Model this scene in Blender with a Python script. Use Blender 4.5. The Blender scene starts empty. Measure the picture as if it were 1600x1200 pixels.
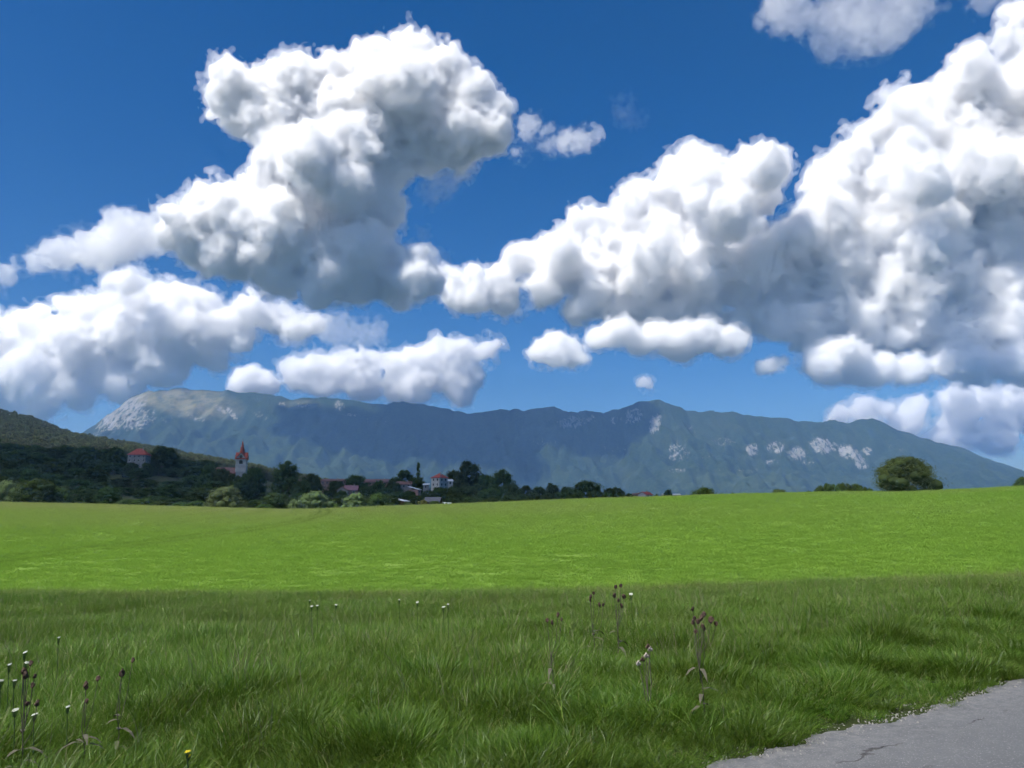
import bpy, bmesh, math, random, time
import numpy as np
import openvdb
from mathutils import Vector, Matrix

T0 = time.time()
S = bpy.context.scene
COL = S.collection
R = math.radians

# ------------------------------------------------------------------ camera
FPX, CAMZ = 1202.0, 1.7
PITCH = math.atan(200.0 / FPX)
cam_data = bpy.data.cameras.new('camera')
cam_data.sensor_width = 36.0
cam_data.lens = 36.0 * FPX / 1600.0
cam_data.clip_start = 0.1
cam_data.clip_end = 80000.0
cam = bpy.data.objects.new('camera', cam_data)
COL.objects.link(cam)
cam.location = (0, 0, CAMZ)
cam.rotation_euler = (math.pi / 2 + PITCH, 0, 0)
S.camera = cam

# ------------------------------------------------------------------ sky and sun
SUN_EL, SUN_AZ = R(56), R(-126)          # azimuth measured from +Y (view direction), clockwise positive
SUN_DIR = Vector((math.sin(SUN_AZ) * math.cos(SUN_EL), math.cos(SUN_AZ) * math.cos(SUN_EL), math.sin(SUN_EL)))
w = bpy.data.worlds.new('World')
S.world = w
w.use_nodes = True
nt = w.node_tree
nt.nodes.clear()
sky = nt.nodes.new('ShaderNodeTexSky')
sky.sky_type = 'NISHITA'
sky.sun_disc = False
sky.sun_elevation = SUN_EL
sky.sun_rotation = SUN_AZ
sky.altitude = 600
sky.air_density = 1.0
sky.dust_density = 1.6
sky.ozone_density = 5.0
gam = nt.nodes.new('ShaderNodeGamma')
gam.inputs['Gamma'].default_value = 1.0
hs = nt.nodes.new('ShaderNodeHueSaturation')
hs.inputs['Hue'].default_value = 0.506
hs.inputs['Saturation'].default_value = 1.40
bg = nt.nodes.new('ShaderNodeBackground')
bg.inputs['Strength'].default_value = 0.065
wo = nt.nodes.new('ShaderNodeOutputWorld')
nt.links.new(sky.outputs[0], hs.inputs['Color'])
nt.links.new(hs.outputs[0], bg.inputs[0])
nt.links.new(bg.outputs[0], wo.inputs[0])

sun_data = bpy.data.lights.new('sun', 'SUN')
sun_data.energy = 5.0
sun_data.angle = R(0.53)
sun_data.color = (1.0, 0.95, 0.88)
sun = bpy.data.objects.new('sun', sun_data)
COL.objects.link(sun)
sun.rotation_euler = SUN_DIR.to_track_quat('Z', 'Y').to_euler()
sun.location = SUN_DIR * 100

# ------------------------------------------------------------------ picture settings
S.view_settings.view_transform = 'Standard'
S.view_settings.look = 'None'
S.view_settings.exposure = 0.66
S.view_settings.gamma = 1.0
S.view_settings.use_curve_mapping = False
S.render.engine = 'CYCLES'
cy = S.cycles
cy.use_denoising = True
cy.denoiser = 'OPENIMAGEDENOISE'
cy.use_adaptive_sampling = True
cy.adaptive_threshold = 0.065
cy.adaptive_min_samples = 14
cy.max_bounces = 24
cy.diffuse_bounces = 2
cy.glossy_bounces = 2
cy.transmission_bounces = 3
cy.volume_bounces = 20
cy.transparent_max_bounces = 12
cy.sample_clamp_indirect = 6.0
cy.caustics_reflective = False
cy.caustics_refractive = False
S.render.film_transparent = False

# ------------------------------------------------------------------ helpers
CT, ST = math.cos(PITCH), math.sin(PITCH)


def ray(px, py):
    """direction (x, 1, z) of a pixel of the 1600 x 1200 photograph, scaled to unit depth along +Y"""
    a, b = (px - 800.0) / FPX, (600.0 - py) / FPX
    d = Vector((a, CT - b * ST, ST + b * CT))
    return d / d.y


def at(px, py, Y):
    d = ray(px, py)
    return Vector((d.x * Y, Y, CAMZ + d.z * Y))


def tag(o, label=None, cat=None, group=None, kind=None):
    if label: o['label'] = label
    if cat: o['category'] = cat
    if group: o['group'] = group
    if kind: o['kind'] = kind
    return o


def link(name, me, parent=None):
    o = bpy.data.objects.new(name, me)
    COL.objects.link(o)
    if parent: o.parent = parent
    return o


def empty(name, loc, rz=0.0):
    o = bpy.data.objects.new(name, None)
    COL.objects.link(o)
    o.location = loc
    o.rotation_euler = (0, 0, rz)
    return o


def np_mesh(name, verts, quads=None, tris=None, mat=None, smooth=False):
    """fast mesh from numpy arrays"""
    me = bpy.data.meshes.new(name)
    verts = np.asarray(verts, np.float32)
    me.vertices.add(len(verts))
    me.vertices.foreach_set('co', verts.ravel())
    nq = 0 if quads is None else len(quads)
    n3 = 0 if tris is None else len(tris)
    idx = []
    if nq: idx.append(np.asarray(quads, np.int32).ravel())
    if n3: idx.append(np.asarray(tris, np.int32).ravel())
    idx = np.concatenate(idx)
    me.loops.add(len(idx))
    me.loops.foreach_set('vertex_index', idx)
    me.polygons.add(nq + n3)
    starts = np.concatenate([np.arange(nq) * 4, nq * 4 + np.arange(n3) * 3]).astype(np.int32)
    me.polygons.foreach_set('loop_start', starts)
    if smooth:
        me.polygons.foreach_set('use_smooth', np.ones(nq + n3, bool))
    me.update(calc_edges=True)
    me.validate()
    if mat: me.materials.append(mat)
    return me


def lattice_noise(shape, period, rng):
    """smooth value noise in [-1,1] on a whole grid: random lattice times B-spline weights along each axis"""
    mats = []
    for n in shape:
        x = np.arange(n) / period + rng.random()
        i = np.floor(x).astype(int)
        t = (x - i)
        m = int(i.max()) + 4
        Wt = np.zeros((n, m), np.float32)
        ws = ((1 - t) ** 3 / 6, (3 * t ** 3 - 6 * t ** 2 + 4) / 6, (-3 * t ** 3 + 3 * t ** 2 + 3 * t + 1) / 6, t ** 3 / 6)
        for k in range(4):
            Wt[np.arange(n), i + k] = ws[k]
        mats.append(Wt)
    L = rng.uniform(-1, 1, [m.shape[1] for m in mats]).astype(np.float32)
    for m in mats:                        # contract the first axis each time, the axes rotate round
        L = np.tensordot(L, m, axes=([0], [1]))
    return L * 2.2
# ------------------------------------------------------------------ materials
def new_mat(name):
    m = bpy.data.materials.new(name)
    m.use_nodes = True
    n = m.node_tree
    n.nodes.clear()
    out = n.nodes.new('ShaderNodeOutputMaterial')
    return m, n, out


def N(n, t, **kw):
    o = n.nodes.new(t)
    for k, v in kw.items():
        if k in ('operation', 'blend_type', 'data_type', 'attribute_name', 'noise_dimensions', 'interpolation', 'attribute_type', 'feature', 'clamp'):
            setattr(o, k, v)
        else:
            o.inputs[k].default_value = v
    return o


def noise(n, vec, scale, detail=3, rough=.55):
    o = n.nodes.new('ShaderNodeTexNoise')
    o.inputs['Scale'].default_value = scale
    o.inputs['Detail'].default_value = detail
    o.inputs['Roughness'].default_value = rough
    if vec is not None: n.links.new(vec, o.inputs['Vector'])
    return o.outputs['Fac']


def ramp(n, fac, stops):
    o = n.nodes.new('ShaderNodeValToRGB')
    e = o.color_ramp.elements
    while len(e) < len(stops): e.new(.5)
    for k, (p, c) in enumerate(stops):
        e[k].position = p
        e[k].color = (*c, 1) if len(c) == 3 else c
    n.links.new(fac, o.inputs[0])
    return o.outputs[0]


def mixc(n, fac, a, b, mode='MIX'):
    o = n.nodes.new('ShaderNodeMix')
    o.data_type = 'RGBA'
    o.blend_type = mode
    for s, v in ((0, fac), (6, a), (7, b)):
        if isinstance(v, (int, float)): o.inputs[s].default_value = v
        elif isinstance(v, tuple): o.inputs[s].default_value = (*v, 1)
        else: n.links.new(v, o.inputs[s])
    return o.outputs[2]


def math_(n, op, a, b=None, c=None):
    o = n.nodes.new('ShaderNodeMath')
    o.operation = op
    for s, v in ((0, a), (1, b), (2, c)):
        if v is None: continue
        if isinstance(v, (int, float)): o.inputs[s].default_value = v
        else: n.links.new(v, o.inputs[s])
    return o.outputs[0]


def bump(n, h, strength, dist):
    o = n.nodes.new('ShaderNodeBump')
    o.inputs['Strength'].default_value = strength
    o.inputs['Distance'].default_value = dist
    n.links.new(h, o.inputs['Height'])
    return o.outputs[0]


def surf(n, out, col, rough=.9, normal=None, spec=.2):
    b = n.nodes.new('ShaderNodeBsdfPrincipled')
    if isinstance(col, tuple): b.inputs['Base Color'].default_value = (*col, 1)
    else: n.links.new(col, b.inputs['Base Color'])
    b.inputs['Roughness'].default_value = rough
    b.inputs['Specular IOR Level'].default_value = spec
    if normal is not None: n.links.new(normal, b.inputs['Normal'])
    n.links.new(b.outputs[0], out.inputs['Surface'])
    return b


def plain(name, col, rough=.85, var=.15, scale=3.0, spec=.2):
    """one colour with some mottling and wear"""
    m, n, out = new_mat(name)
    tc = n.nodes.new('ShaderNodeTexCoord')
    f = noise(n, tc.outputs['Object'], scale, 5)
    lo = tuple(c * (1 - var) for c in col)
    hi = tuple(min(1, c * (1 + var)) for c in col)
    surf(n, out, ramp(n, f, [(.3, lo), (.7, hi)]), rough, None, spec)
    return m


def geo_pos(n):
    return n.nodes.new('ShaderNodeNewGeometry').outputs['Position']


# ------------------------------------------------------------------ lie of the land
RNG = np.random.default_rng(77)


def smooth(t):
    t = np.clip(t, 0, 1)
    return t * t * (3 - 2 * t)


def on_plane(px, py, z):
    d = ray(px, py)
    k = (z - CAMZ) / d.z
    return Vector((d.x * k, k, z))


RP1, RP2 = on_plane(1105, 1200, 0.0), on_plane(1600, 1062, 0.0)     # two points of the road's ragged edge
RDIR = (RP2 - RP1).normalized()
RNRM = Vector((-RDIR.y, RDIR.x, 0))                                   # points into the meadow


def road_r(x, y):
    return (x - RP1.x) * RNRM.x + (y - RP1.y) * RNRM.y


# skyline of the field against the trees behind, in pixels of the photograph
CREST = [(-700, 770), (-300, 778), (0, 786), (120, 788), (250, 792), (400, 796), (470, 797), (560, 794), (640, 791), (700, 789), (800, 785), (900, 781),
         (1000, 778), (1150, 773), (1300, 770), (1400, 769), (1500, 766), (1600, 761), (1900, 752), (2400, 745)]
CU = np.array([ray(*p).x for p in CREST])
CS = np.array([ray(*p).z for p in CREST])
MEADOW_END, CREST_Y = 22.0, 230.0


def z_meadow(x, y):
    r = road_r(x, y)
    return np.where(r < 0, -0.015, -0.02 - 0.80 * smooth(r / 19.0))


def field_shape(y):
    t = (y - MEADOW_END) / (CREST_Y - MEADOW_END)
    up = np.clip(t, 0, 1)
    up = .55 * smooth(up) + .45 * up ** 1.15
    return up - 1.15 * smooth((t - 1.0) / .55) * 1.0


# how high the field must rise in each direction for its skyline to stand where it does
UG = np.linspace(-1.6, 1.6, 161)
YG = np.linspace(40, 300, 131)
AG = np.zeros_like(UG)
for i, u in enumerate(UG):
    tgt = np.interp(u, CU, CS)
    zb = z_meadow(u * MEADOW_END, MEADOW_END)
    sh = field_shape(YG)
    lo_, hi_ = 0.0, 40.0
    for _ in range(40):
        mid_ = .5 * (lo_ + hi_)
        if ((zb + mid_ * sh - CAMZ) / YG).max() > tgt: hi_ = mid_
        else: lo_ = mid_
    AG[i] = lo_


def value2(x, y, s, seed=0):
    """cheap smooth 2-D noise for relief"""
    x, y = x / s, y / s
    return (np.sin(x * 1.3 + seed) * np.cos(y * 1.7 + seed * 2.1) + np.sin(x * 2.9 - y * 1.9 + seed * 1.3) * .6 + np.cos(x * 1.1 + y * 3.7 + seed * .7) * .4) / 2.0


def ground_z(x, y):
    x, y = np.asarray(x, float), np.asarray(y, float)
    u = x / np.maximum(y, 8.0)
    zm = z_meadow(x, y)
    zb = z_meadow(u * MEADOW_END, MEADOW_END)
    zf = zb + np.interp(u, UG, AG) * field_shape(y)
    k = smooth((y - 18) / 8.0)
    z = np.where(y < 18, zm, zm * (1 - k) + zf * k)
    z = np.where(y > 26, zf, z)
    far = smooth((y - 345) / 500.0)
    z = z * (1 - far) + (-9.0) * far
    r = road_r(x, y)
    m = smooth(r / 1.5) * (1 - smooth((y - 17) / 6))
    z = z + m * (.06 * value2(x, y, .9, 1) + .10 * value2(x, y, 2.6, 3))
    z = z + smooth((y - 20) / 12) * (1 - smooth((y - 200) / 100)) * .10 * value2(x, y, 14, 5)
    side = smooth((np.abs(x) - 900) / 1500)
    return z * (1 - side) + (-9.0 * smooth((y + 400) / 600)) * side


def graded(a0, fine0, fine1, a1, step, grow):
    v = list(np.arange(fine0, fine1 + 1e-6, step))
    s = step
    while v[-1] < a1: s *= grow; v.append(v[-1] + s)
    s = step
    while v[0] > a0: s *= grow; v.insert(0, v[0] - s)
    return np.array(v)


def grid_mesh(name, X, Y, Z, mat):
    ny, nx = X.shape
    idx = np.arange(nx * ny).reshape(ny, nx)
    q = np.stack([idx[:-1, :-1], idx[:-1, 1:], idx[1:, 1:], idx[1:, :-1]], -1).reshape(-1, 4)
    return np_mesh(name, np.stack([X, Y, Z], -1).reshape(-1, 3), q, None, mat, smooth=True)


def set_attr(me, name, arr):
    a = me.attributes.new(name, 'FLOAT', 'POINT')
    a.data.foreach_set('value', np.asarray(arr, np.float32).ravel())


def crop_colour(n, P, sep, blades=False):
    """fresh crop: patchy green, paler and thinner towards the top, mowing swaths and two wheel tracks curving over the rise, a straw strip near the skyline"""
    big_ = noise(n, P, .012, 4)
    mid_n = noise(n, P, .11, 5)
    fin_n = noise(n, P, 1.6, 6, .7)
    crop = mixc(n, mid_n, (.136, .255, .036), (.186, .305, .046))
    crop = mixc(n, math_(n, 'MULTIPLY', ramp(n, fin_n, [(.35, (0, 0, 0)), (.75, (1, 1, 1))]), .45), crop, (.215, .300, .050))

    def rng_(sock, a, b):
        o = n.nodes.new('ShaderNodeMapRange'); o.inputs[1].default_value = a; o.inputs[2].default_value = b
        n.links.new(sock, o.inputs[0]); return o.outputs[0]
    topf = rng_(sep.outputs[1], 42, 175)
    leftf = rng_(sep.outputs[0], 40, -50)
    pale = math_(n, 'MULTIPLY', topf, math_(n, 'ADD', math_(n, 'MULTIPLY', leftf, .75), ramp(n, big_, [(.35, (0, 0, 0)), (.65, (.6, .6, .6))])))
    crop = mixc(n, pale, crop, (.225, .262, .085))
    dx = math_(n, 'SUBTRACT', sep.outputs[0], TRK[0]); dy = math_(n, 'SUBTRACT', sep.outputs[1], TRK[1])
    rad = math_(n, 'SQRT', math_(n, 'ADD', math_(n, 'MULTIPLY', dx, dx), math_(n, 'MULTIPLY', dy, dy)))
    rad = math_(n, 'ADD', rad, math_(n, 'MULTIPLY', mid_n, 1.6))
    sw = math_(n, 'SINE', math_(n, 'MULTIPLY', rad, 2 * math.pi / 7.0))
    crop = mixc(n, math_(n, 'MULTIPLY', math_(n, 'MULTIPLY', rng_(sw, .2, .9), leftf), math_(n, 'MULTIPLY', topf, .6)), crop, (.180, .235, .050))
    off = math_(n, 'ABSOLUTE', math_(n, 'SUBTRACT', math_(n, 'ABSOLUTE', math_(n, 'SUBTRACT', rad, TRK[2] + .8)), 1.0))
    trk = math_(n, 'MULTIPLY', rng_(off, .45, .15), math_(n, 'MULTIPLY', leftf, .5))
    crop = mixc(n, trk, crop, (.070, .105, .020))
    st = math_(n, 'MULTIPLY', math_(n, 'MULTIPLY', rng_(sep.outputs[0], 5, 45), rng_(sep.outputs[0], 85, 55)), rng_(sep.outputs[1], 190, 218))
    st = math_(n, 'MULTIPLY', st, ramp(n, mid_n, [(.38, (0, 0, 0)), (.6, (1, 1, 1))]))
    crop = mixc(n, math_(n, 'MULTIPLY', st, .8), crop, (.28, .24, .10))
    return crop, big_, mid_n, fin_n


def on_land(px, py):
    d = ray(px, py); k = 20.0
    while k < 240 and CAMZ + d.z * k > ground_z(d.x * k, k): k += .25
    return d.x * k, k


# the wheel tracks follow one circle over the rise
(ax_, ay_), (bx_, by_), (cx_, cy__) = on_land(60, 868), on_land(330, 836), on_land(500, 806)
dd_ = 2 * (ax_ * (by_ - cy__) + bx_ * (cy__ - ay_) + cx_ * (ay_ - by_))
ux_ = ((ax_ ** 2 + ay_ ** 2) * (by_ - cy__) + (bx_ ** 2 + by_ ** 2) * (cy__ - ay_) + (cx_ ** 2 + cy__ ** 2) * (ay_ - by_)) / dd_
uy_ = ((ax_ ** 2 + ay_ ** 2) * (cx_ - bx_) + (bx_ ** 2 + by_ ** 2) * (ax_ - cx_) + (cx_ ** 2 + cy__ ** 2) * (bx_ - ax_)) / dd_
TRK = (ux_, uy_, math.hypot(ax_ - ux_, ay_ - uy_))
print('track', TRK, (ax_, ay_), (bx_, by_), (cx_, cy__))

# ground: dark thatch under the meadow, fresh crop on the field, dull pasture in the valley
m, n, out = new_mat('ground_soil_and_sward')
P = geo_pos(n)
sep = n.nodes.new('ShaderNodeSeparateXYZ'); n.links.new(P, sep.inputs[0])
crop, big_, mid_n, fin_n = crop_colour(n, P, sep)
crop = mixc(n, .24, crop, (.055, .085, .030))      # crop tone darkened in place of the blades' self-shadow
thatch = mixc(n, fin_n, (.018, .026, .008), (.045, .060, .018))
fe = n.nodes.new('ShaderNodeMapRange'); fe.inputs[1].default_value = 21.3; fe.inputs[2].default_value = 22.6
n.links.new(math_(n, 'ADD', math_(n, 'ADD', sep.outputs[1], math_(n, 'MULTIPLY', sep.outputs[0], .06)), math_(n, 'MULTIPLY', mid_n, 1.0)), fe.inputs[0])
col = mixc(n, fe.outputs[0], thatch, crop)
vf = n.nodes.new('ShaderNodeMapRange'); vf.inputs[1].default_value = 236; vf.inputs[2].default_value = 300
n.links.new(sep.outputs[1], vf.inputs[0])
col = mixc(n, vf.outputs[0], col, mixc(n, big_, (.030, .050, .016), (.075, .085, .030)))
surf(n, out, col, .95, bump(n, math_(n, 'ADD', fin_n, math_(n, 'MULTIPLY', noise(n, P, 7.0, 4, .7), .5)), .7, .10), .1)
xs = graded(-12000, -26, 26, 12000, .35, 1.075)
ys = graded(-3000, -4, 30, 9500, .35, 1.045)
X, Y = np.meshgrid(xs, ys)
ground = link('ground', grid_mesh('ground', X, Y, ground_z(X, Y), m))
tag(ground, kind='structure')

# ------------------------------------------------------------------ mountain
RIDGE = [(-500, 800), (-200, 775), (0, 735), (60, 712), (125, 680), (150, 662), (180, 640), (205, 622), (225, 612), (250, 609), (290, 607), (320, 610), (360, 611), (400, 614),
         (430, 619), (460, 624), (490, 621), (530, 622), (560, 628), (590, 632), (620, 628), (640, 629), (680, 635), (710, 643), (735, 646), (765, 642), (790, 639),
         (820, 641), (860, 635), (890, 643), (915, 642), (945, 645), (975, 636), (1005, 627), (1030, 624), (1055, 633), (1075, 643), (1130, 643), (1180, 649), (1230, 655),
         (1270, 660), (1300, 657), (1325, 660), (1350, 655), (1370, 656), (1400, 670), (1450, 687), (1500, 699), (1530, 714), (1560, 722), (1600, 738), (1700, 768), (1900, 790), (2300, 800)]
MY = 6200.0
RX = np.array([ray(*p).x * MY for p in RIDGE])
RZ = np.array([ray(*p).z * MY + CAMZ for p in RIDGE])
mx = np.linspace(-4600, 5600, 680)
rz = np.interp(mx, RX, RZ)
ker = np.exp(-np.linspace(-2, 2, 7) ** 2); ker /= ker.sum()
rz = np.convolve(np.pad(rz, 3, mode='edge'), ker, 'valid')
rz = rz + 5.0 * np.sin(mx / 41.0 + 2 * np.sin(mx / 130.0)) + 4.0 * np.sin(mx / 23.0 + 1.5 * np.sin(mx / 77.0)) + np.random.default_rng(3).normal(0, 2.2, len(mx))
mt = np.concatenate([np.linspace(-.55, 0, 22)[:-1], np.linspace(0, 1, 190)])      # behind the ridge, then down towards us
foot = 4150 + 260 * np.sin(mx / 900.0) + 160 * np.sin(mx / 370.0 + 1)
TT, XX = np.meshgrid(mt, mx, indexing='ij')
YY = MY - TT * (MY - foot)[None, :]
nr = np.random.default_rng(5)


def n2(period_t, period_x, seed):
    L = lattice_noise((len(mt), len(mx), 4), 1.0, np.random.default_rng(seed)) if False else None
    rg = np.random.default_rng(seed)
    def Wm(k, p):
        x = np.arange(k) / p
        i = np.floor(x).astype(int); t = x - i
        W_ = np.zeros((k, i.max() + 4), np.float32)
        for j, w_ in enumerate(((1 - t) ** 3 / 6, (3 * t ** 3 - 6 * t ** 2 + 4) / 6, (-3 * t ** 3 + 3 * t ** 2 + 3 * t + 1) / 6, t ** 3 / 6)):
            W_[np.arange(k), i + j] = w_
        return W_
    A_, B_ = Wm(len(mt), period_t), Wm(len(mx), period_x)
    return (A_ @ rg.uniform(-1, 1, (A_.shape[1], B_.shape[1])) @ B_.T) * 2.0


prof = np.clip(1 - np.abs(TT), 0, 1)
prof = np.where(TT < 0, 1 - smooth(-TT / .55) * .8, .42 * prof + .58 * prof ** 2.1)
relief = -np.abs(n2(110, 34, 1)) * .6 - np.abs(n2(60, 13, 2)) * .6 - np.abs(n2(28, 6.5, 3)) * .5 - np.abs(n2(12, 3.6, 8)) * .3 + n2(7, 3, 4) * .2 + n2(3, 2.1, 6) * .16
amp = smooth(np.abs(TT) / .30) * (1 - smooth((TT - .72) / .28)) * np.clip(rz, 60, 900)[None, :] * .15
ZZ = rz[None, :] * prof + relief * amp + 25 * amp / 100 - 9.0 * smooth(TT)
ZZ = np.where(TT >= .995, -14.0, ZZ)
# project every vertex back to the photograph, to lay crags, scree and sunlit pasture where they are seen
dz = (ZZ - CAMZ)
fwd = YY * CT + dz * ST
PXm = 800 + FPX * XX / fwd
PYm = 600 - FPX * (-YY * ST + dz * CT) / fwd


def patch(cx, cy_, rx, ry, ang=0.0, p=1.0):
    a = math.radians(ang)
    ddx, ddy = PXm - cx, PYm - cy_
    e = ((ddx * math.cos(a) + ddy * math.sin(a)) / rx) ** 2 + ((-ddx * math.sin(a) + ddy * math.cos(a)) / ry) ** 2
    return p * np.clip(1.25 - e, 0, 1)


CRAGS = [(190, 645, 26, 60, 55, 1.0), (215, 655, 40, 22, -20, .75), (170, 668, 40, 12, -25, .6), (260, 655, 22, 10, 10, .5), (345, 640, 14, 6, 40, .9), (362, 646, 20, 6, 50, .9), (440, 632, 10, 5, 0, .7), (475, 633, 18, 7, 0, .6), (530, 633, 12, 12, 30, .7), (548, 648, 16, 4, 0, .7),
         (893, 660, 34, 13, -8, .75), (925, 654, 12, 10, 0, .6), (990, 650, 22, 17, -25, .7), (1024, 662, 12, 24, 20, 1.0), (962, 657, 14, 10, 0, .55), (1060, 705, 24, 26, 35, .62), (1058, 735, 24, 6, 0, .6), (1000, 690, 16, 12, 0, .35),
         (1175, 703, 14, 14, 0, .8), (1212, 700, 20, 14, 0, .75), (1245, 708, 22, 14, 0, .8), (1285, 696, 28, 17, 5, 1.0), (1325, 706, 26, 15, 20, .95), (1345, 722, 18, 12, 50, .95), (1355, 705, 12, 9, 0, .9), (1262, 722, 16, 6, 0, .7), (1205, 722, 16, 7, 0, .6), (1340, 675, 18, 6, 25, .5), (1110, 715, 22, 6, 0, .45),
         (300, 650, 40, 8, 20, .55), (410, 650, 30, 8, 25, .5), (590, 660, 40, 8, 10, .45), (850, 690, 40, 10, 0, .45), (960, 700, 40, 12, 10, .45), (1130, 690, 30, 10, 0, .55), (1160, 735, 60, 6, 0, .5), (1400, 700, 30, 8, 25, .45), (1080, 670, 22, 8, 30, .5), (745, 668, 12, 6, 0, .45), (705, 720, 8, 5, 0, .35), (620, 705, 6, 4, 0, .3), (695, 690, 6, 8, 0, .25)]
rock = np.zeros_like(PXm)
for c in CRAGS: rock = np.maximum(rock, patch(*c[:5], min(1.0, c[5] * 1.2)))
rock *= (TT > 0)
heath = np.maximum(patch(300, 628, 80, 26, 8), patch(230, 622, 26, 16)) * (TT > 0)
heath = np.maximum(heath, .5 * patch(470, 632, 34, 8))
lit_pasture = np.maximum(patch(1180, 752, 190, 20, 0, .6), patch(480, 735, 140, 40, 0, .3)) * (TT > 0)  # fields at the foot, their lighter tone also painting in the sunlit lower hill
m, n, out = new_mat('wooded_limestone_slope')
P = geo_pos(n)
def attr(n, k):
    a = n.nodes.new('ShaderNodeAttribute'); a.attribute_name = k
    return a.outputs['Fac']
can = noise(n, P, .055, 5, .7)
wide = noise(n, P, .004, 4, .6)
col = mixc(n, ramp(n, can, [(.35, (0, 0, 0)), (.65, (1, 1, 1))]), (.007, .016, .006), (.030, .046, .015))
col = mixc(n, math_(n, 'MULTIPLY', ramp(n, wide, [(.45, (0, 0, 0)), (.7, (1, 1, 1))]), .5), col, (.040, .052, .020))
col = mixc(n, math_(n, 'MULTIPLY', attr(n, 'heath'), ramp(n, noise(n, P, .012, 4), [(.3, (.2, .2, .2)), (.6, (1, 1, 1))])), col, (.17, .155, .085))
col = mixc(n, math_(n, 'MULTIPLY', attr(n, 'pasture'), ramp(n, noise(n, P, .009, 4), [(.4, (0, 0, 0)), (.62, (.8, .8, .8))])), col, (.060, .082, .032))
mpr = n.nodes.new('ShaderNodeMapping'); mpr.inputs['Scale'].default_value = (1, .35, .45); n.links.new(P, mpr.inputs[0])
rk = noise(n, mpr.outputs[0], .050, 7, .75)
rk = ramp(n, rk, [(.38, (0, 0, 0)), (.62, (1, 1, 1))])
rmask = ramp(n, math_(n, 'ADD', math_(n, 'MULTIPLY', attr(n, 'rock'), .62), math_(n, 'MULTIPLY', rk, .45)), [(.70, (0, 0, 0)), (.86, (.8, .8, .8))])
col = mixc(n, rmask, col, mixc(n, noise(n, P, .1, 4), (.17, .165, .155), (.38, .37, .35)))
surf(n, out, col, .95, bump(n, can, .9, 14.0), .05)
me = grid_mesh('mountain', XX[::1], YY, ZZ, m)
me.flip_normals()
set_attr(me, 'rock', rock); set_attr(me, 'heath', heath); set_attr(me, 'pasture', lit_pasture)
mountain = link('mountain', me)
tag(mountain, kind='structure')

# ------------------------------------------------------------------ wooded hill and village slope on the left
# lines of sight (pixels) that the land reaches at each distance
HILL = {300: [(-900, 770), (0, 800), (250, 802), (450, 803), (900, 803)],
        420: [(-900, 730), (0, 768), (150, 772), (300, 778), (450, 788), (560, 797), (900, 803)],
        560: [(-900, 690), (0, 730), (150, 736), (260, 740), (380, 752), (470, 770), (600, 790), (760, 792), (900, 802)],
        760: [(-900, 660), (0, 700), (150, 712), (260, 722), (380, 738), (470, 758), (620, 775), (760, 787), (900, 803)],
        1000: [(-900, 630), (0, 672), (100, 690), (200, 703), (300, 720), (400, 737), (480, 752), (620, 780), (900, 803)],
        1350: [(-900, 590), (-200, 612), (0, 646), (50, 656), (100, 678), (140, 686), (240, 703), (300, 714), (400, 733), (450, 744), (520, 760), (620, 785), (900, 803)]}
HY = np.array(sorted(HILL))
HU = np.linspace(-1.5, .12, 120)
HT = np.array([[np.interp(u, [ray(*p).x for p in HILL[k]], [ray(*p).z for p in HILL[k]]) * k + CAMZ for u in HU] for k in HY])


def hill_z(x, y):
    x, y = np.asarray(x, float), np.asarray(y, float)
    u = np.clip(x / y, HU[0], HU[-1])
    fu = (u - HU[0]) / (HU[1] - HU[0])
    iu = np.clip(fu.astype(int), 0, len(HU) - 2); tu = fu - iu
    yc = np.clip(y, HY[0], HY[-1])
    iy = np.clip(np.searchsorted(HY, yc) - 1, 0, len(HY) - 2)
    ty = (yc - HY[iy]) / (HY[iy + 1] - HY[iy])
    z = (HT[iy, iu] * (1 - tu) + HT[iy, iu + 1] * tu) * (1 - ty) + (HT[iy + 1, iu] * (1 - tu) + HT[iy + 1, iu + 1] * tu) * ty
    z = z - smooth((y - 1360) / 500) * (z + 20)
    return z


def land_z(x, y):
    if y < 300: return float(ground_z(x, y))
    return float(max(hill_z(x, y) if x / y < .12 else -99, ground_z(x, y)))


hx = np.arange(-1900, 170, 9.0)
hy = np.arange(300, 1900, 10.0)
X, Y = np.meshgrid(hx, hy)
Z = hill_z(X, Y) + 1.2 * value2(X, Y, 40, 2)
Z = np.where(X / Y > .115, -25, Z)
m, n, out = new_mat('hill_undergrowth')
P = geo_pos(n)
surf(n, out, mixc(n, noise(n, P, .08, 5), (.035, .050, .018), (.085, .100, .045)), .95, bump(n, noise(n, P, .3, 4), .8, 1.5), .05)
hill = link('hill', grid_mesh('hill', X, Y, Z, m))
tag(hill, kind='structure')
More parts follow.
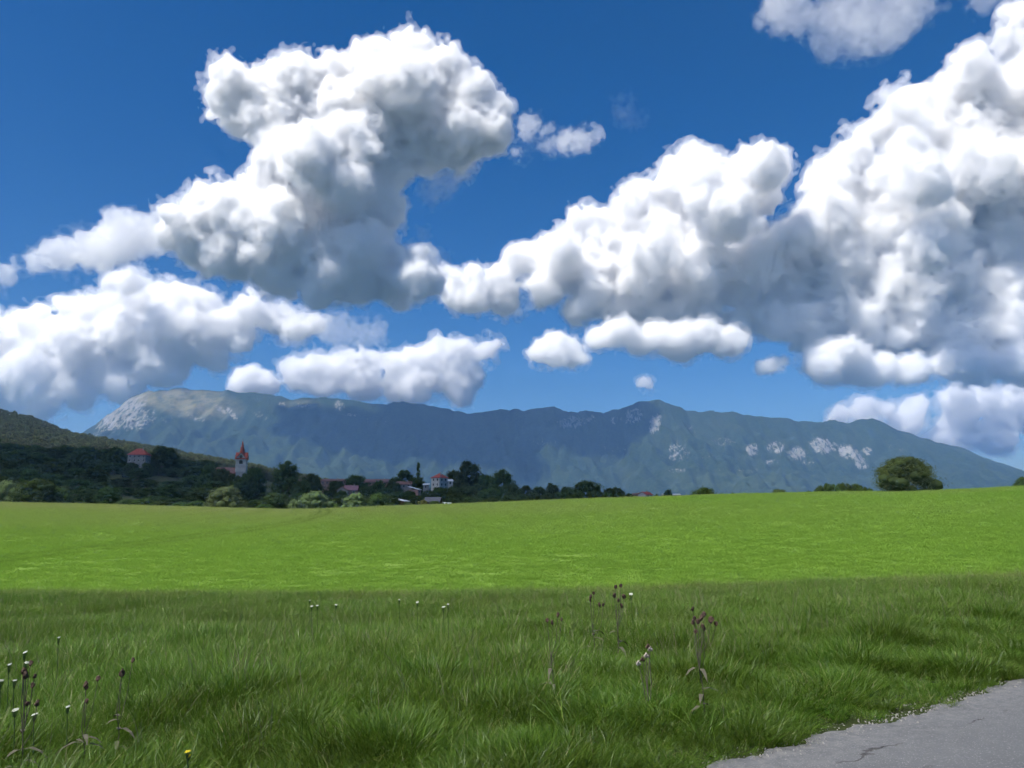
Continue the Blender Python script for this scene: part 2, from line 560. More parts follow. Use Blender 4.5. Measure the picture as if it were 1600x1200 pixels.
# ------------------------------------------------------------------ trees
def leaf_material(name, lo, hi, straw=None):
    m, n, out = new_mat(name)
    oi = n.nodes.new('ShaderNodeObjectInfo')
    tc = n.nodes.new('ShaderNodeTexCoord')
    at_ = n.nodes.new('ShaderNodeAttribute'); at_.attribute_name = 'tint'
    f = math_(n, 'ADD', math_(n, 'MULTIPLY', at_.outputs['Fac'], .6), math_(n, 'MULTIPLY', noise(n, tc.outputs['Object'], .35, 3), .4))
    c = ramp(n, f, [(.2, lo), (.8, hi)])
    hsv = n.nodes.new('ShaderNodeHueSaturation')
    n.links.new(c, hsv.inputs['Color'])
    n.links.new(math_(n, 'ADD', math_(n, 'MULTIPLY', oi.outputs['Random'], .5), .75), hsv.inputs['Value'])
    n.links.new(math_(n, 'ADD', math_(n, 'MULTIPLY', oi.outputs['Random'], .03), .487), hsv.inputs['Hue'])
    d = n.nodes.new('ShaderNodeBsdfDiffuse'); t = n.nodes.new('ShaderNodeBsdfTranslucent')
    n.links.new(hsv.outputs[0], d.inputs[0]); n.links.new(hsv.outputs[0], t.inputs[0])
    mx_ = n.nodes.new('ShaderNodeMixShader'); mx_.inputs[0].default_value = .25
    n.links.new(d.outputs[0], mx_.inputs[1]); n.links.new(t.outputs[0], mx_.inputs[2])
    n.links.new(mx_.outputs[0], out.inputs['Surface'])
    return m


LEAF_DARK = leaf_material('dark_foliage', (.030, .052, .012), (.080, .115, .028))
LEAF_MID = leaf_material('green_foliage', (.030, .055, .014), (.075, .110, .032))
LEAF_PALE = leaf_material('grey_green_foliage', (.075, .105, .040), (.150, .185, .085))
LEAF_OAK = leaf_material('olive_foliage', (.038, .055, .018), (.095, .118, .042))
LEAF_GOLD = leaf_material('yellowing_foliage', (.10, .11, .03), (.20, .19, .07))
BARK = plain('bark', (.085, .065, .045), .95, .35, 2.0)


def tube(verts, faces, pts, radii, k=6):
    """append a tapered tube along pts to the lists"""
    b0 = len(verts)
    for i, (p, r) in enumerate(zip(pts, radii)):
        d = (pts[min(i + 1, len(pts) - 1)] - pts[max(i - 1, 0)]).normalized()
        a = d.orthogonal().normalized(); b = d.cross(a)
        for j in range(k):
            t = 2 * math.pi * j / k
            verts.append(p + (a * math.cos(t) + b * math.sin(t)) * r)
    for i in range(len(pts) - 1):
        for j in range(k):
            faces.append((b0 + i * k + j, b0 + i * k + (j + 1) % k, b0 + (i + 1) * k + (j + 1) % k, b0 + (i + 1) * k + j))
    return verts, faces


def mesh_from(name, verts, faces, mat, smooth_=False):
    me = bpy.data.meshes.new(name)
    me.from_pydata([tuple(v) for v in verts], [], faces)
    if smooth_: me.polygons.foreach_set('use_smooth', [True] * len(me.polygons))
    if mat: me.materials.append(mat)
    me.update()
    return me


def crown_mesh(shape, seed, mat, leaves=4800, clumps=120, leaf=.05, low=.12, asp=1.0):
    """unit tree crown: height 1, widest radius .5; thousands of leaf-sized faces gathered in clumps round the limbs"""
    rg = np.random.default_rng(seed)
    cs = []
    while len(cs) < clumps:
        t = rg.random() ** .9
        z = low + (1 - low - (.1 / asp if shape != 'cone' else 0)) * t
        if shape == 'round': w_ = .5 * math.sqrt(max(0, 1 - (max(0, t - .35) / .67) ** 2)) * (.8 + .2 * min(1, t * 3))
        elif shape == 'oval': w_ = .5 * math.sqrt(max(0, 1 - (t / 1.01) ** 3.0))
        elif shape == 'dome': w_ = .5 * math.sqrt(max(0, 1 - (t / 1.02) ** 2.3)) * (.88 + .12 * min(1, t * 5))
        elif shape == 'cone': w_ = .5 * (1 - t) ** .85 * (.72 + .28 * math.cos(t * 40)) + .015
        elif shape == 'flat': w_ = .5 * (1 - max(0, t - .7) * 1.0)
        a = rg.random() * 2 * math.pi
        rr = w_ * (rg.uniform(.55, 1.0)) * (1 + .16 * math.sin(a * 2 + seed) + .12 * math.sin(a * 3 + z * 7 + seed * 2))
        s = rg.uniform(.09, .17) if shape != 'cone' else rg.uniform(.04, .08)
        cs.append((rr * math.cos(a), rr * math.sin(a), z - s * .3, s))
    cs = np.array(cs)
    ci = rg.integers(0, clumps, leaves)
    d = rg.normal(size=(leaves, 3)); d /= np.linalg.norm(d, axis=1)[:, None]
    d[:, 2] = np.abs(d[:, 2]) * np.where(rg.random(leaves) < .72, 1, -1)
    c = cs[ci, :3] + d * cs[ci, 3:4] * rg.uniform(.6, 1.0, (leaves, 1)) * np.array([1.1, 1.1, .9 / asp])
    c[:, 2] = np.clip(c[:, 2], .02, 1.05)
    nrm = d + rg.normal(size=(leaves, 3)) * .55
    nrm /= np.linalg.norm(nrm, axis=1)[:, None]
    a = np.cross(nrm, rg.normal(size=(leaves, 3))); a /= np.linalg.norm(a, axis=1)[:, None]
    b = np.cross(nrm, a)
    sz = leaf * rg.uniform(.5, 1.1, (leaves, 1)) * .5
    q = np.stack([c - a * sz, c - b * sz * .6, c + a * sz, c + b * sz * .6], 1).reshape(-1, 3)
    # a ragged inner mass so that the crown is not see-through everywhere
    vs, fs = [], []
    for k in range(min(clumps, 80)):
        bm_ = bmesh.new(); bmesh.ops.create_icosphere(bm_, subdivisions=1, radius=1.0)
        o0 = len(q) + len(vs)
        for v in bm_.verts:
            j = rg.uniform(.6, .85)
            vs.append((cs[k, 0] * .86 + v.co.x * cs[k, 3] * j, cs[k, 1] * .86 + v.co.y * cs[k, 3] * j, cs[k, 2] + v.co.z * cs[k, 3] * j * .9 / asp))
        fs += [[v.index + o0 for v in f.verts] for f in bm_.faces]
        bm_.free()
    allv = np.concatenate([q, np.array(vs)])
    me = np_mesh('crown', allv, np.arange(leaves * 4).reshape(-1, 4), np.array(fs), mat)
    tint = np.concatenate([np.repeat(rg.random(clumps)[ci] * .7 + rg.random(leaves) * .3, 4), np.full(len(vs), .05)])
    set_attr(me, 'tint', tint)
    return me


def trunk_mesh(seed, conifer=False):
    rg = random.Random(seed)
    v, f = [], []
    lean = Vector((rg.uniform(-.04, .04), rg.uniform(-.04, .04), 0))
    top = .9 if conifer else .62
    pts = [Vector((0, 0, top * t)) + lean * t * t * 2 for t in (-.03, .06, .2, .4, .7, 1)]
    tube(v, f, pts, [.042, .030, .026, .021, .013, .004])
    if not conifer:
        for k in range(7):
            a = rg.uniform(0, 6.28); z = rg.uniform(.16, .45)
            p0 = Vector((0, 0, z)); p2 = Vector((math.cos(a) * rg.uniform(.2, .36), math.sin(a) * rg.uniform(.2, .36), z + rg.uniform(.14, .36)))
            tube(v, f, [p0, (p0 + p2) / 2 + Vector((0, 0, -.02)), p2], [.013, .009, .003], 5)
    return mesh_from('trunk', v, f, BARK, True)


SHAPES = {}
for key, shape, mat, nvar, kw in [('dark', 'round', LEAF_DARK, 4, {}), ('tall', 'oval', LEAF_DARK, 3, dict(asp=1.5)), ('mid', 'round', LEAF_MID, 3, {}), ('bush', 'dome', LEAF_PALE, 3, dict(low=.03, asp=.62)),
                                  ('greenbush', 'dome', LEAF_MID, 2, dict(low=.03, asp=.6)), ('oak', 'dome', LEAF_OAK, 1, dict(leaves=17000, clumps=240, leaf=.030, low=.0, asp=.66)),
                                  ('conifer', 'cone', LEAF_DARK, 2, dict(leaves=1800, clumps=90, leaf=.045, low=.06)), ('gold', 'dome', LEAF_GOLD, 1, dict(low=.03, leaves=1200))]:
    SHAPES[key] = [(crown_mesh(shape, 100 + 7 * k + len(key) * 13, mat, **kw), trunk_mesh(k + len(key), shape == 'cone')) for k in range(nvar)]


def tree(px, top, wpx, Y, key, label, group=None, k=0, cat='tree', name=None):
    """a tree whose top stands at (px, top) in the photograph, wpx wide, at distance Y, rooted in the land there"""
    t = at(px, top, Y)
    g = land_z(t.x, t.y) - .1
    h = max(t.z - g, 2.0)
    wd = 1.2 * wpx * Y / FPX
    if px < 1000 and key in ('dark', 'tall', 'mid'): wd = max(wd, .66 * h)
    rg = random.Random(int(px * 7 + top * 3))
    crown, trunk = SHAPES[key][k % len(SHAPES[key])]
    o = empty(name or ('tree' if cat == 'tree' else cat), (t.x, t.y, g), rg.uniform(0, 6.28))
    c = link('crown', crown, o)
    lift = 0.0
    c.scale = (wd * .95, wd * .95, h * (1 - lift)); c.location = (0, 0, h * lift)
    b = link('trunk', trunk, o); b.scale = (h * .8, h * .8, h * (.6 + .4 * lift))
    tag(o, label, cat, group)
    return o


G1 = 'trees of the village and the field edge'
# single trees one can tell apart, left to right
tree(14, 746, 46, 300, 'bush', 'pale bushy tree at the left edge of the photo behind the field', G1)
tree(62, 745, 66, 296, 'mid', 'sunlit yellowish green bushy tree near the left edge at the field margin', G1, 1)
tree(92, 759, 46, 302, 'greenbush', 'low grey green shrub right of the sunlit bushy tree on the left', G1, cat='bush')
tree(258, 694, 46, 560, 'dark', 'broad dark tree right beside the red roofed manor on the slope', G1, 2)
tree(182, 697, 34, 570, 'dark', 'dark round tree just left of the red roofed manor', G1, 1)
tree(355, 757, 62, 292, 'bush', 'large pale willow like bush below the church at the field edge', G1, 1)
tree(400, 727, 26, 430, 'dark', 'small dark tree touching the right side of the church tower', G1, 3)
tree(449, 716, 38, 400, 'tall', 'tall dark tree standing right of the church, highest in the village', G1)
tree(474, 748, 30, 385, 'dark', 'dark tree hugging the right foot of the tallest village tree', G1, 1)
tree(488, 736, 32, 420, 'dark', 'round dark tree second to the right of the church', G1, 2)
tree(525, 748, 34, 450, 'mid', 'flat topped tree between the round dark tree and the square topped one', G1)
tree(558, 739, 36, 470, 'mid', 'broad green tree with square top behind the purple roofed house', G1, 2)
tree(462, 778, 26, 290, 'bush', 'smallest pale bush at the field edge right of the willow like bush', G1, 2)
tree(492, 764, 48, 300, 'bush', 'pale round bush at the field edge below the village roofs', G1)
tree(430, 768, 44, 320, 'mid', 'green bush between the two pale bushes under the tallest tree', G1, 1)
tree(556, 768, 42, 298, 'bush', 'grey green bush in front of the purple roofed house', G1, 1)
tree(594, 767, 44, 300, 'greenbush', 'leafy green bush right of the purple roofed house', G1, 1, cat='bush')
tree(632, 731, 19, 480, 'tall', 'dark narrow egg shaped tree left of the conifer', G1, 1)
tree(616, 744, 18, 470, 'dark', 'small dark tree left of the egg shaped tree', G1)
tree(654, 724, 24, 490, 'conifer', 'dark pointed conifer in the middle of the village', G1)
tree(650, 744, 44, 460, 'dark', 'dark spreading tree at the foot of the pointed conifer', G1, 2)
tree(624, 766, 26, 400, 'dark', 'dark tree below the conifer between two pale slanting roofs', G1, 3)
tree(661, 779, 20, 300, 'gold', 'small yellowish shrub at the field edge left of the white van', G1, cat='bush')
tree(637, 783, 24, 310, 'greenbush', 'low dull shrub left of the yellowish shrub', G1, cat='bush')
tree(733, 716, 40, 460, 'tall', 'tall rounded dark tree right of the white house, top of its clump', G1, 2)
tree(711, 730, 24, 470, 'dark', 'dark tree between the white house and the tall rounded tree', G1)
tree(757, 738, 30, 450, 'dark', 'dark shoulder tree on the right of the tall rounded tree', G1, 1)
tree(784, 729, 32, 430, 'tall', 'second tall rounded dark tree of the clump right of the village', G1)
tree(800, 752, 26, 420, 'dark', 'dark tree at the right end of the tall clump', G1, 3)
tree(722, 758, 50, 380, 'dark', 'broad dark tree in front of the tall clump, right of the van', G1, 2)
tree(768, 760, 48, 370, 'mid', 'rounded green black tree low in front of the tall clump', G1, 1)
tree(690, 762, 40, 420, 'dark', 'dark tree right below the white red roofed house', G1, 1)
tree(822, 756, 14, 480, 'tall', 'slim small tree right after the tall clump in the tree line', G1, 1)
tree(842, 758, 28, 470, 'dark', 'low round tree after the slim small tree', G1, 1)
tree(863, 752, 20, 470, 'dark', 'rounded tree second in the hedge row right of the clump', G1, 2)
tree(884, 757, 24, 460, 'mid', 'low bushy tree left of the broad domed tree in the row', G1)
tree(917, 748, 50, 450, 'dark', 'broad domed dark tree in the middle of the tree row', G1, 3)
tree(895, 760, 30, 440, 'dark', 'small tree leaning on the left of the broad domed tree', G1, 1)
tree(953, 760, 18, 480, 'tall', 'narrow dark tree right of the broad domed tree', G1, 2)
tree(964, 758, 16, 490, 'tall', 'taller of the paired narrow trees right of the broad domed tree', G1)
tree(982, 768, 26, 480, 'greenbush', 'low rounded bush at the right end of the row beside the far house', G1)
tree(1026, 769, 12, 560, 'dark', 'tiny dark tree right of the far red roofed house', G1)
tree(1044, 762, 17, 540, 'dark', 'small separate dark tree on the skyline right of the far house', G1, 1)
tree(1100, 758, 40, 330, 'dark', 'half dome dark tree sitting on the field skyline', G1, 2)
tree(1128, 768, 22, 330, 'greenbush', 'low bush on the right of the half dome tree', G1, cat='bush')
tree(1145, 767, 12, 330, 'dark', 'tiny bush ending the half dome group on the skyline', G1, 3)
tree(1216, 762, 30, 280, 'oak', 'low dark dome shrub alone on the skyline left of the hedge', G1, cat='bush')
tree(1263, 764, 14, 280, 'greenbush', 'small bush at the left end of the clipped hedge', G1, 1, cat='bush')
for i, (x, tp) in enumerate([(1281, 756), (1292, 753), (1303, 754), (1314, 752), (1325, 753), (1336, 754), (1346, 756), (1357, 761)]):
    pos = ['first', 'second', 'third', 'fourth', 'fifth', 'sixth', 'seventh', 'eighth'][i]
    tree(x, tp, 19, 285, 'dark', pos + ' tree from the left in the flat topped hedge on the skyline', 'hedge trees on the skyline', i)
tree(1413, 709, 88, 212, 'oak', 'large lone spreading tree on the skyline at the right', G1)
tree(1600, 742, 34, 300, 'mid', 'green tree cut off by the right edge on the skyline', G1, 1)

# trees in front of the houses, filling the belt
FILL = [(686, 758, 26, 425), (708, 757, 24, 430), (668, 764, 22, 410), (534, 764, 22, 360), (549, 772, 24, 350), (505, 772, 30, 345), (528, 776, 26, 335), (572, 758, 30, 430), (585, 770, 28, 350), (604, 760, 30, 440), (612, 774, 28, 340), (650, 772, 26, 350), (672, 768, 26, 400), (700, 760, 30, 420), (706, 776, 28, 345), (735, 774, 34, 335), (765, 776, 34, 335), (795, 772, 30, 340), (815, 770, 28, 360), (835, 768, 28, 380), (856, 768, 28, 380),
        (878, 766, 28, 380), (902, 766, 28, 380), (930, 764, 28, 390), (948, 766, 26, 400), (968, 769, 24, 400), (536, 757, 24, 440), (470, 768, 30, 350), (745, 752, 34, 440), (812, 762, 22, 420), (680, 781, 22, 320), (640, 764, 22, 425), (592, 747, 24, 470), (618, 751, 22, 450)]
for i, (x, tp, wx, Y) in enumerate(FILL):
    tree(x, tp, wx, Y, 'dark' if i % 3 else 'mid', 'dark leafy tree in the unbroken lower belt between village and field', 'lower tree belt between village and field', i)
for x, tp, wx, Y, lb in [(206, 721, 22, 520, 'dark tree covering the left foot of the manor wall'), (229, 722, 20, 518, 'dark tree covering the right foot of the manor wall'), (217, 730, 30, 505, 'dark tree low in front of the manor'), (348, 728, 30, 405, 'dark tree hiding the church nave'),
                         (330, 722, 30, 408, 'dark tree left of the hidden church nave'), (366, 737, 22, 402, 'dark tree at the left foot of the church tower'), (386, 737, 18, 400, 'dark tree at the right foot of the church tower'), (376, 745, 30, 390, 'dark tree straight in front of the church tower')]:
    tree(x, tp, wx, Y, 'dark', lb, G1, int(x))

# the dense dark wood on the village slope: trees that nothing tells apart
WT = [(-120, 665), (0, 684), (40, 688), (90, 695), (130, 697), (180, 706), (215, 722), (250, 712), (300, 714), (350, 720), (400, 738), (440, 745), (500, 765)]
rgw = random.Random(9)
for Y, off, x0, x1, step in [(600, 0, -110, 350, 31), (530, 16, -110, 400, 33), (460, 32, -100, 420, 35), (400, 45, -100, 440, 36), (350, 58, -90, 480, 38)]:
    x = x0 + rgw.uniform(0, 12)
    while x < x1:
        tp = np.interp(x, *zip(*WT)) + off * (1.0 if x < 300 else .75) + rgw.uniform(-5, 6)
        if not (Y > 480 and 196 < x < 236) and not (Y >= 440 and 362 < x < 394):
            tree(x, min(tp, 784), rgw.uniform(34, 48), Y + rgw.uniform(-12, 12), rgw.choice(['dark', 'dark', 'dark', 'mid']),
                 'dark leafy tree within the dense wood on the left slope', 'trees of the dense wood on the left slope', rgw.randrange(4))
        x += step * rgw.uniform(.8, 1.2)
for x, tp, wx in [(130, 783, 26), (200, 779, 40), (225, 777, 40), (285, 783, 36), (310, 781, 30), (415, 786, 26), (520, 786, 30), (160, 786, 30), (255, 780, 30)]:
    tree(x, tp, wx, 312, 'greenbush', 'low dull green bush in the undergrowth along the foot of the left wood', 'bushes along the foot of the left wood', int(x), 'bush')

# ------------------------------------------------------------------ far forest on the hill: one mass
def scatter(name, pts, rots, scales, protos, kind='stuff', label=None):
    """points that carry copies of the prototype meshes; one object"""
    me = bpy.data.meshes.new(name)
    me.vertices.add(len(pts))
    me.vertices.foreach_set('co', np.asarray(pts, np.float32).ravel())
    a = me.attributes.new('rot', 'FLOAT_VECTOR', 'POINT'); a.data.foreach_set('vector', np.asarray(rots, np.float32).ravel())
    a = me.attributes.new('scl', 'FLOAT_VECTOR', 'POINT'); a.data.foreach_set('vector', np.asarray(scales, np.float32).ravel())
    a = me.attributes.new('pick', 'INT', 'POINT'); a.data.foreach_set('value', (np.arange(len(pts)) * 7919 % 104729 % len(protos)).astype(np.int32))
    ob = link(name, me)
    g = bpy.data.node_groups.new(name + '_scatter', 'GeometryNodeTree')
    g.interface.new_socket('Geometry', in_out='INPUT', socket_type='NodeSocketGeometry')
    g.interface.new_socket('Geometry', in_out='OUTPUT', socket_type='NodeSocketGeometry')
    gi, go = g.nodes.new('NodeGroupInput'), g.nodes.new('NodeGroupOutput')
    jn = g.nodes.new('GeometryNodeJoinGeometry')
    for i, pm in enumerate(protos):
        po = bpy.data.objects.new(name + '_source', pm)          # never linked to the scene: only its shape is used
        info = g.nodes.new('GeometryNodeObjectInfo'); info.inputs['Object'].default_value = po
        inst = g.nodes.new('GeometryNodeInstanceOnPoints')
        na = g.nodes.new('GeometryNodeInputNamedAttribute'); na.data_type = 'INT'; na.inputs['Name'].default_value = 'pick'
        cmp = g.nodes.new('FunctionNodeCompare'); cmp.data_type = 'INT'; cmp.operation = 'EQUAL'
        cmp.inputs[3].default_value = i
        g.links.new(na.outputs[0], cmp.inputs[2])
        g.links.new(cmp.outputs[0], inst.inputs['Selection'])
        nr_ = g.nodes.new('GeometryNodeInputNamedAttribute'); nr_.data_type = 'FLOAT_VECTOR'; nr_.inputs['Name'].default_value = 'rot'
        e2r = g.nodes.new('FunctionNodeEulerToRotation'); g.links.new(nr_.outputs[0], e2r.inputs[0])
        ns = g.nodes.new('GeometryNodeInputNamedAttribute'); ns.data_type = 'FLOAT_VECTOR'; ns.inputs['Name'].default_value = 'scl'
        g.links.new(gi.outputs[0], inst.inputs['Points'])
        g.links.new(info.outputs['Geometry'], inst.inputs['Instance'])
        g.links.new(e2r.outputs[0], inst.inputs['Rotation'])
        g.links.new(ns.outputs[0], inst.inputs['Scale'])
        g.links.new(inst.outputs[0], jn.inputs[0])
    g.links.new(jn.outputs[0], go.inputs[0])
    md = ob.modifiers.new('scatter', 'NODES'); md.node_group = g
    tag(ob, label, kind=kind)
    return ob


FAR_LEAF = leaf_material('far_woodland_foliage', (.060, .075, .034), (.150, .160, .080))
far_crowns = [crown_mesh('round', 300 + k, FAR_LEAF, leaves=420, clumps=26, leaf=.12, low=.0) for k in range(4)]
rg = np.random.default_rng(12)
fx, fy = rg.uniform(-1700, 150, 15000), rg.uniform(610, 1480, 15000)
keep = (fx / fy < -.05 - .0 * fy) & (fx / fy > -1.05)
fx, fy = fx[keep], fy[keep]
fz = hill_z(fx, fy)
ok_ = fz > np.maximum(ground_z(fx, fy), -6) + .5
fx, fy, fz = fx[ok_], fy[ok_], fz[ok_]
sc = rg.uniform(6, 11, len(fx))
scatter('forest', np.stack([fx, fy, fz - 1.0], 1), np.stack([0 * fx, 0 * fx, rg.uniform(0, 6.28, len(fx))], 1), np.stack([sc, sc, sc * rg.uniform(.8, 1.15, len(fx))], 1), far_crowns,
        label='grey green woodland covering the distant hill on the left')
print('forest', len(fx), round(time.time() - T0, 1))
# ------------------------------------------------------------------ village
PLASTER_WHITE = plain('white_plaster', (.46, .45, .42), .9, .10, .6)
PLASTER_GREY = plain('grey_plaster', (.24, .235, .225), .9, .12, .6)
PLASTER_PINK = plain('brick_pink_wall', (.30, .19, .16), .9, .15, .6)
TILE_RED = plain('red_roof_tiles', (.30, .075, .06), .85, .22, 1.2)
TILE_BROWN = plain('brown_roof_tiles', (.17, .095, .085), .85, .22, 1.2)
TILE_PURPLE = plain('plum_roof_tiles', (.15, .085, .11), .85, .2, 1.2)
SLATE = plain('slate_roof', (.085, .09, .105), .7, .2, 1.0)
TIN = plain('pale_sheet_roof', (.60, .62, .62), .5, .08, .8, .4)
DARK_GLASS = plain('dark_window_glass', (.02, .022, .025), .15, .2, 2, .5)
TRIM = plain('stone_trim', (.50, .48, .45), .9, .1, 1)
WOOD = plain('brown_door_wood', (.09, .055, .035), .8, .2, 2)


def boxes(name, lst, mat, parent=None):
    """one mesh of axis-aligned boxes (x0,x1,y0,y1,z0,z1)"""
    v, f = [], []
    for x0, x1, y0, y1, z0, z1 in lst:
        b = len(v)
        v += [(x0, y0, z0), (x1, y0, z0), (x1, y1, z0), (x0, y1, z0), (x0, y0, z1), (x1, y0, z1), (x1, y1, z1), (x0, y1, z1)]
        f += [(b, b + 3, b + 2, b + 1), (b + 4, b + 5, b + 6, b + 7), (b, b + 1, b + 5, b + 4), (b + 1, b + 2, b + 6, b + 5), (b + 2, b + 3, b + 7, b + 6), (b + 3, b, b + 4, b + 7)]
    return link(name, mesh_from(name, v, f, mat), parent)


def roof_mesh(kind, w, d, h, over, mat, z):
    """gable or hip roof over a w x d plan, as a slab with thickness"""
    W, Dp = w / 2 + over, d / 2 + over
    rx = W if kind == 'gable' else max(W - Dp * .95, .15)
    if kind == 'lean':
        top = [(-W, -Dp, z), (W, -Dp, z), (W, Dp, z + h), (-W, Dp, z + h)]
        v = top + [(x, y, q - .22) for x, y, q in top]
        f = [(0, 1, 2, 3), (7, 6, 5, 4), (0, 4, 5, 1), (1, 5, 6, 2), (2, 6, 7, 3), (3, 7, 4, 0)]
        return mesh_from('roof', v, f, mat)
    v = [(-W, -Dp, z), (W, -Dp, z), (W, Dp, z), (-W, Dp, z), (-rx, 0, z + h), (rx, 0, z + h)]
    v += [(x, y, q - .25) for x, y, q in v]
    f = [(0, 1, 5, 4), (2, 3, 4, 5), (1, 2, 5), (3, 0, 4), (6, 9, 8, 7), (0, 6, 7, 1), (1, 7, 8, 2), (2, 8, 9, 3), (3, 9, 6, 0)]
    if kind == 'gable':      # open ends: thin edges instead of end slopes
        f = [(0, 1, 5, 4), (2, 3, 4, 5), (6, 10, 11, 7), (8, 11, 10, 9), (0, 6, 7, 1), (2, 8, 9, 3), (1, 7, 11, 5), (5, 11, 8, 2), (3, 9, 10, 4), (4, 10, 6, 0)]
    return mesh_from('roof', v, f, mat)


def house(px, eave_py, wpx, Y, depth, roof_h, label, kind='gable', rot=0.0, wall=PLASTER_WHITE, tile=TILE_RED, wins=3, storeys=1, chimney=True, name='house', cat='house'):
    e = at(px, eave_py, Y)
    g = land_z(e.x, e.y) - .4
    hw = max(e.z - g, 2.4)
    w = wpx * Y / FPX
    o = empty(name, (e.x, e.y, g), R(rot))
    wl = boxes('wall', [(-w / 2, w / 2, -depth / 2, depth / 2, 0, hw)], wall, o)
    if kind == 'gable':      # fill the two gable triangles
        for s in (-1, 1):
            x = s * (w / 2 - .15)
            vv = [(x - .1, -depth / 2, hw), (x - .1, depth / 2, hw), (x - .1, 0, hw + roof_h * .9), (x + .1, -depth / 2, hw), (x + .1, depth / 2, hw), (x + .1, 0, hw + roof_h * .9)]
            link('gable', mesh_from('gable', vv, [(0, 2, 1), (3, 4, 5), (0, 1, 4, 3), (1, 2, 5, 4), (2, 0, 3, 5)], wall), o)
    rf = link('roof', roof_mesh(kind, w, depth, roof_h, .45, tile, hw), o)
    if chimney:
        boxes('chimney', [(w * .18, w * .18 + .6, -.9, -.35, hw + roof_h * .45, hw + roof_h + .7)], PLASTER_GREY, rf)
    for s in range(storeys):
        zt = hw - .5 - 2.8 * s
        for k in range(wins):
            x = (k + .5) / wins * w - w / 2
            wn = boxes('window', [(x - .6, x + .6, -depth / 2 - .06, -depth / 2 + .05, zt - 1.4, zt)], TRIM, o)
            boxes('pane', [(x - .48, x + .48, -depth / 2 - .08, -depth / 2, zt - 1.28, zt - .12)], DARK_GLASS, wn)
        for k in range(2):
            y = (k - .5) * depth * .45
            wn = boxes('window', [(w / 2 - .05, w / 2 + .06, y - .6, y + .6, zt - 1.4, zt)], TRIM, o)
            boxes('pane', [(w / 2, w / 2 + .08, y - .48, y + .48, zt - 1.28, zt - .12)], DARK_GLASS, wn)
    boxes('door', [(-.5, .5, -depth / 2 - .05, -depth / 2 + .05, .4, 2.5)], WOOD, o)
    tag(o, label, cat, 'houses of the village')
    return o


house(218, 711, 27, 545, 9, 4.6, 'manor house with bright red hip roof on the wooded slope', 'hip', 4, PLASTER_GREY, TILE_RED, 4, 2)
house(687, 746.5, 17, 450, 7.0, 2.7, 'white house with red hip roof standing clear right of the conifer', 'hip', -38, PLASTER_WHITE, TILE_RED, 2, 2)
house(703, 752, 8, 452, 5, 1.3, 'low white outbuilding with pale roof right of the white red roofed house', 'lean', 10, PLASTER_WHITE, TIN, 1, 1, False, 'shed', 'shed')
house(549, 766, 19, 385, 7, 2.4, 'house with plum coloured roof behind the grey green bush', 'gable', 6, PLASTER_PINK, TILE_PURPLE, 2)
house(536, 766, 7, 380, 5, 1.8, 'small grey gabled house left of the plum roofed one', 'gable', 80, PLASTER_GREY, TILE_BROWN, 1, 1, False)
house(521, 752, 34, 520, 10, 1.6, 'long house with brown roof behind the flat topped tree', 'gable', 0, PLASTER_PINK, TILE_BROWN, 5)
house(592, 753, 44, 540, 10, 2.0, 'longest brown roofed building at the back of the village', 'gable', 0, PLASTER_PINK, TILE_BROWN, 6)
house(480, 754, 24, 500, 9, 2.3, 'brown roofed house just right of the tallest village tree', 'gable', 4, PLASTER_PINK, TILE_BROWN, 3)
house(632, 757, 22, 455, 8, 1.8, 'brown roofed house below the egg shaped tree', 'gable', 3, PLASTER_GREY, TILE_BROWN, 3)
house(648, 765, 9, 430, 6, 1.8, 'grey house with pale slanting roof below the conifer', 'lean', 70, PLASTER_PINK, TIN, 1, 1, False)
house(666, 757.5, 8, 440, 5, .9, 'low grey shed with flat pale roof left of the white red roofed house', 'lean', 0, PLASTER_GREY, TIN, 1, 1, False, 'shed', 'shed')
house(627, 783, 11, 345, 6, 1.3, 'shed with pale slanting roof at the field edge', 'lean', 60, WOOD, TIN, 1, 1, False, 'shed', 'shed')
house(677, 784, 22, 340, 8, 2.0, 'barn with dark slate roof behind the yellowish shrub', 'gable', -4, WOOD, SLATE, 2, 1, False, 'barn', 'barn')
house(1008, 773, 13, 520, 8, 2.0, 'far red roofed house with white wall at the end of the tree row', 'gable', 35, PLASTER_WHITE, TILE_RED, 2)
house(1048, 773, 26, 620, 8, .8, 'far long white shed low on the skyline right of the red roofed house', 'gable', 0, PLASTER_WHITE, TIN, 5, 1, False, 'shed', 'shed')
house(995, 773, 12, 540, 8, 1.2, 'far brown roofed house left of the far red roofed one', 'gable', 0, PLASTER_PINK, TILE_BROWN, 2)

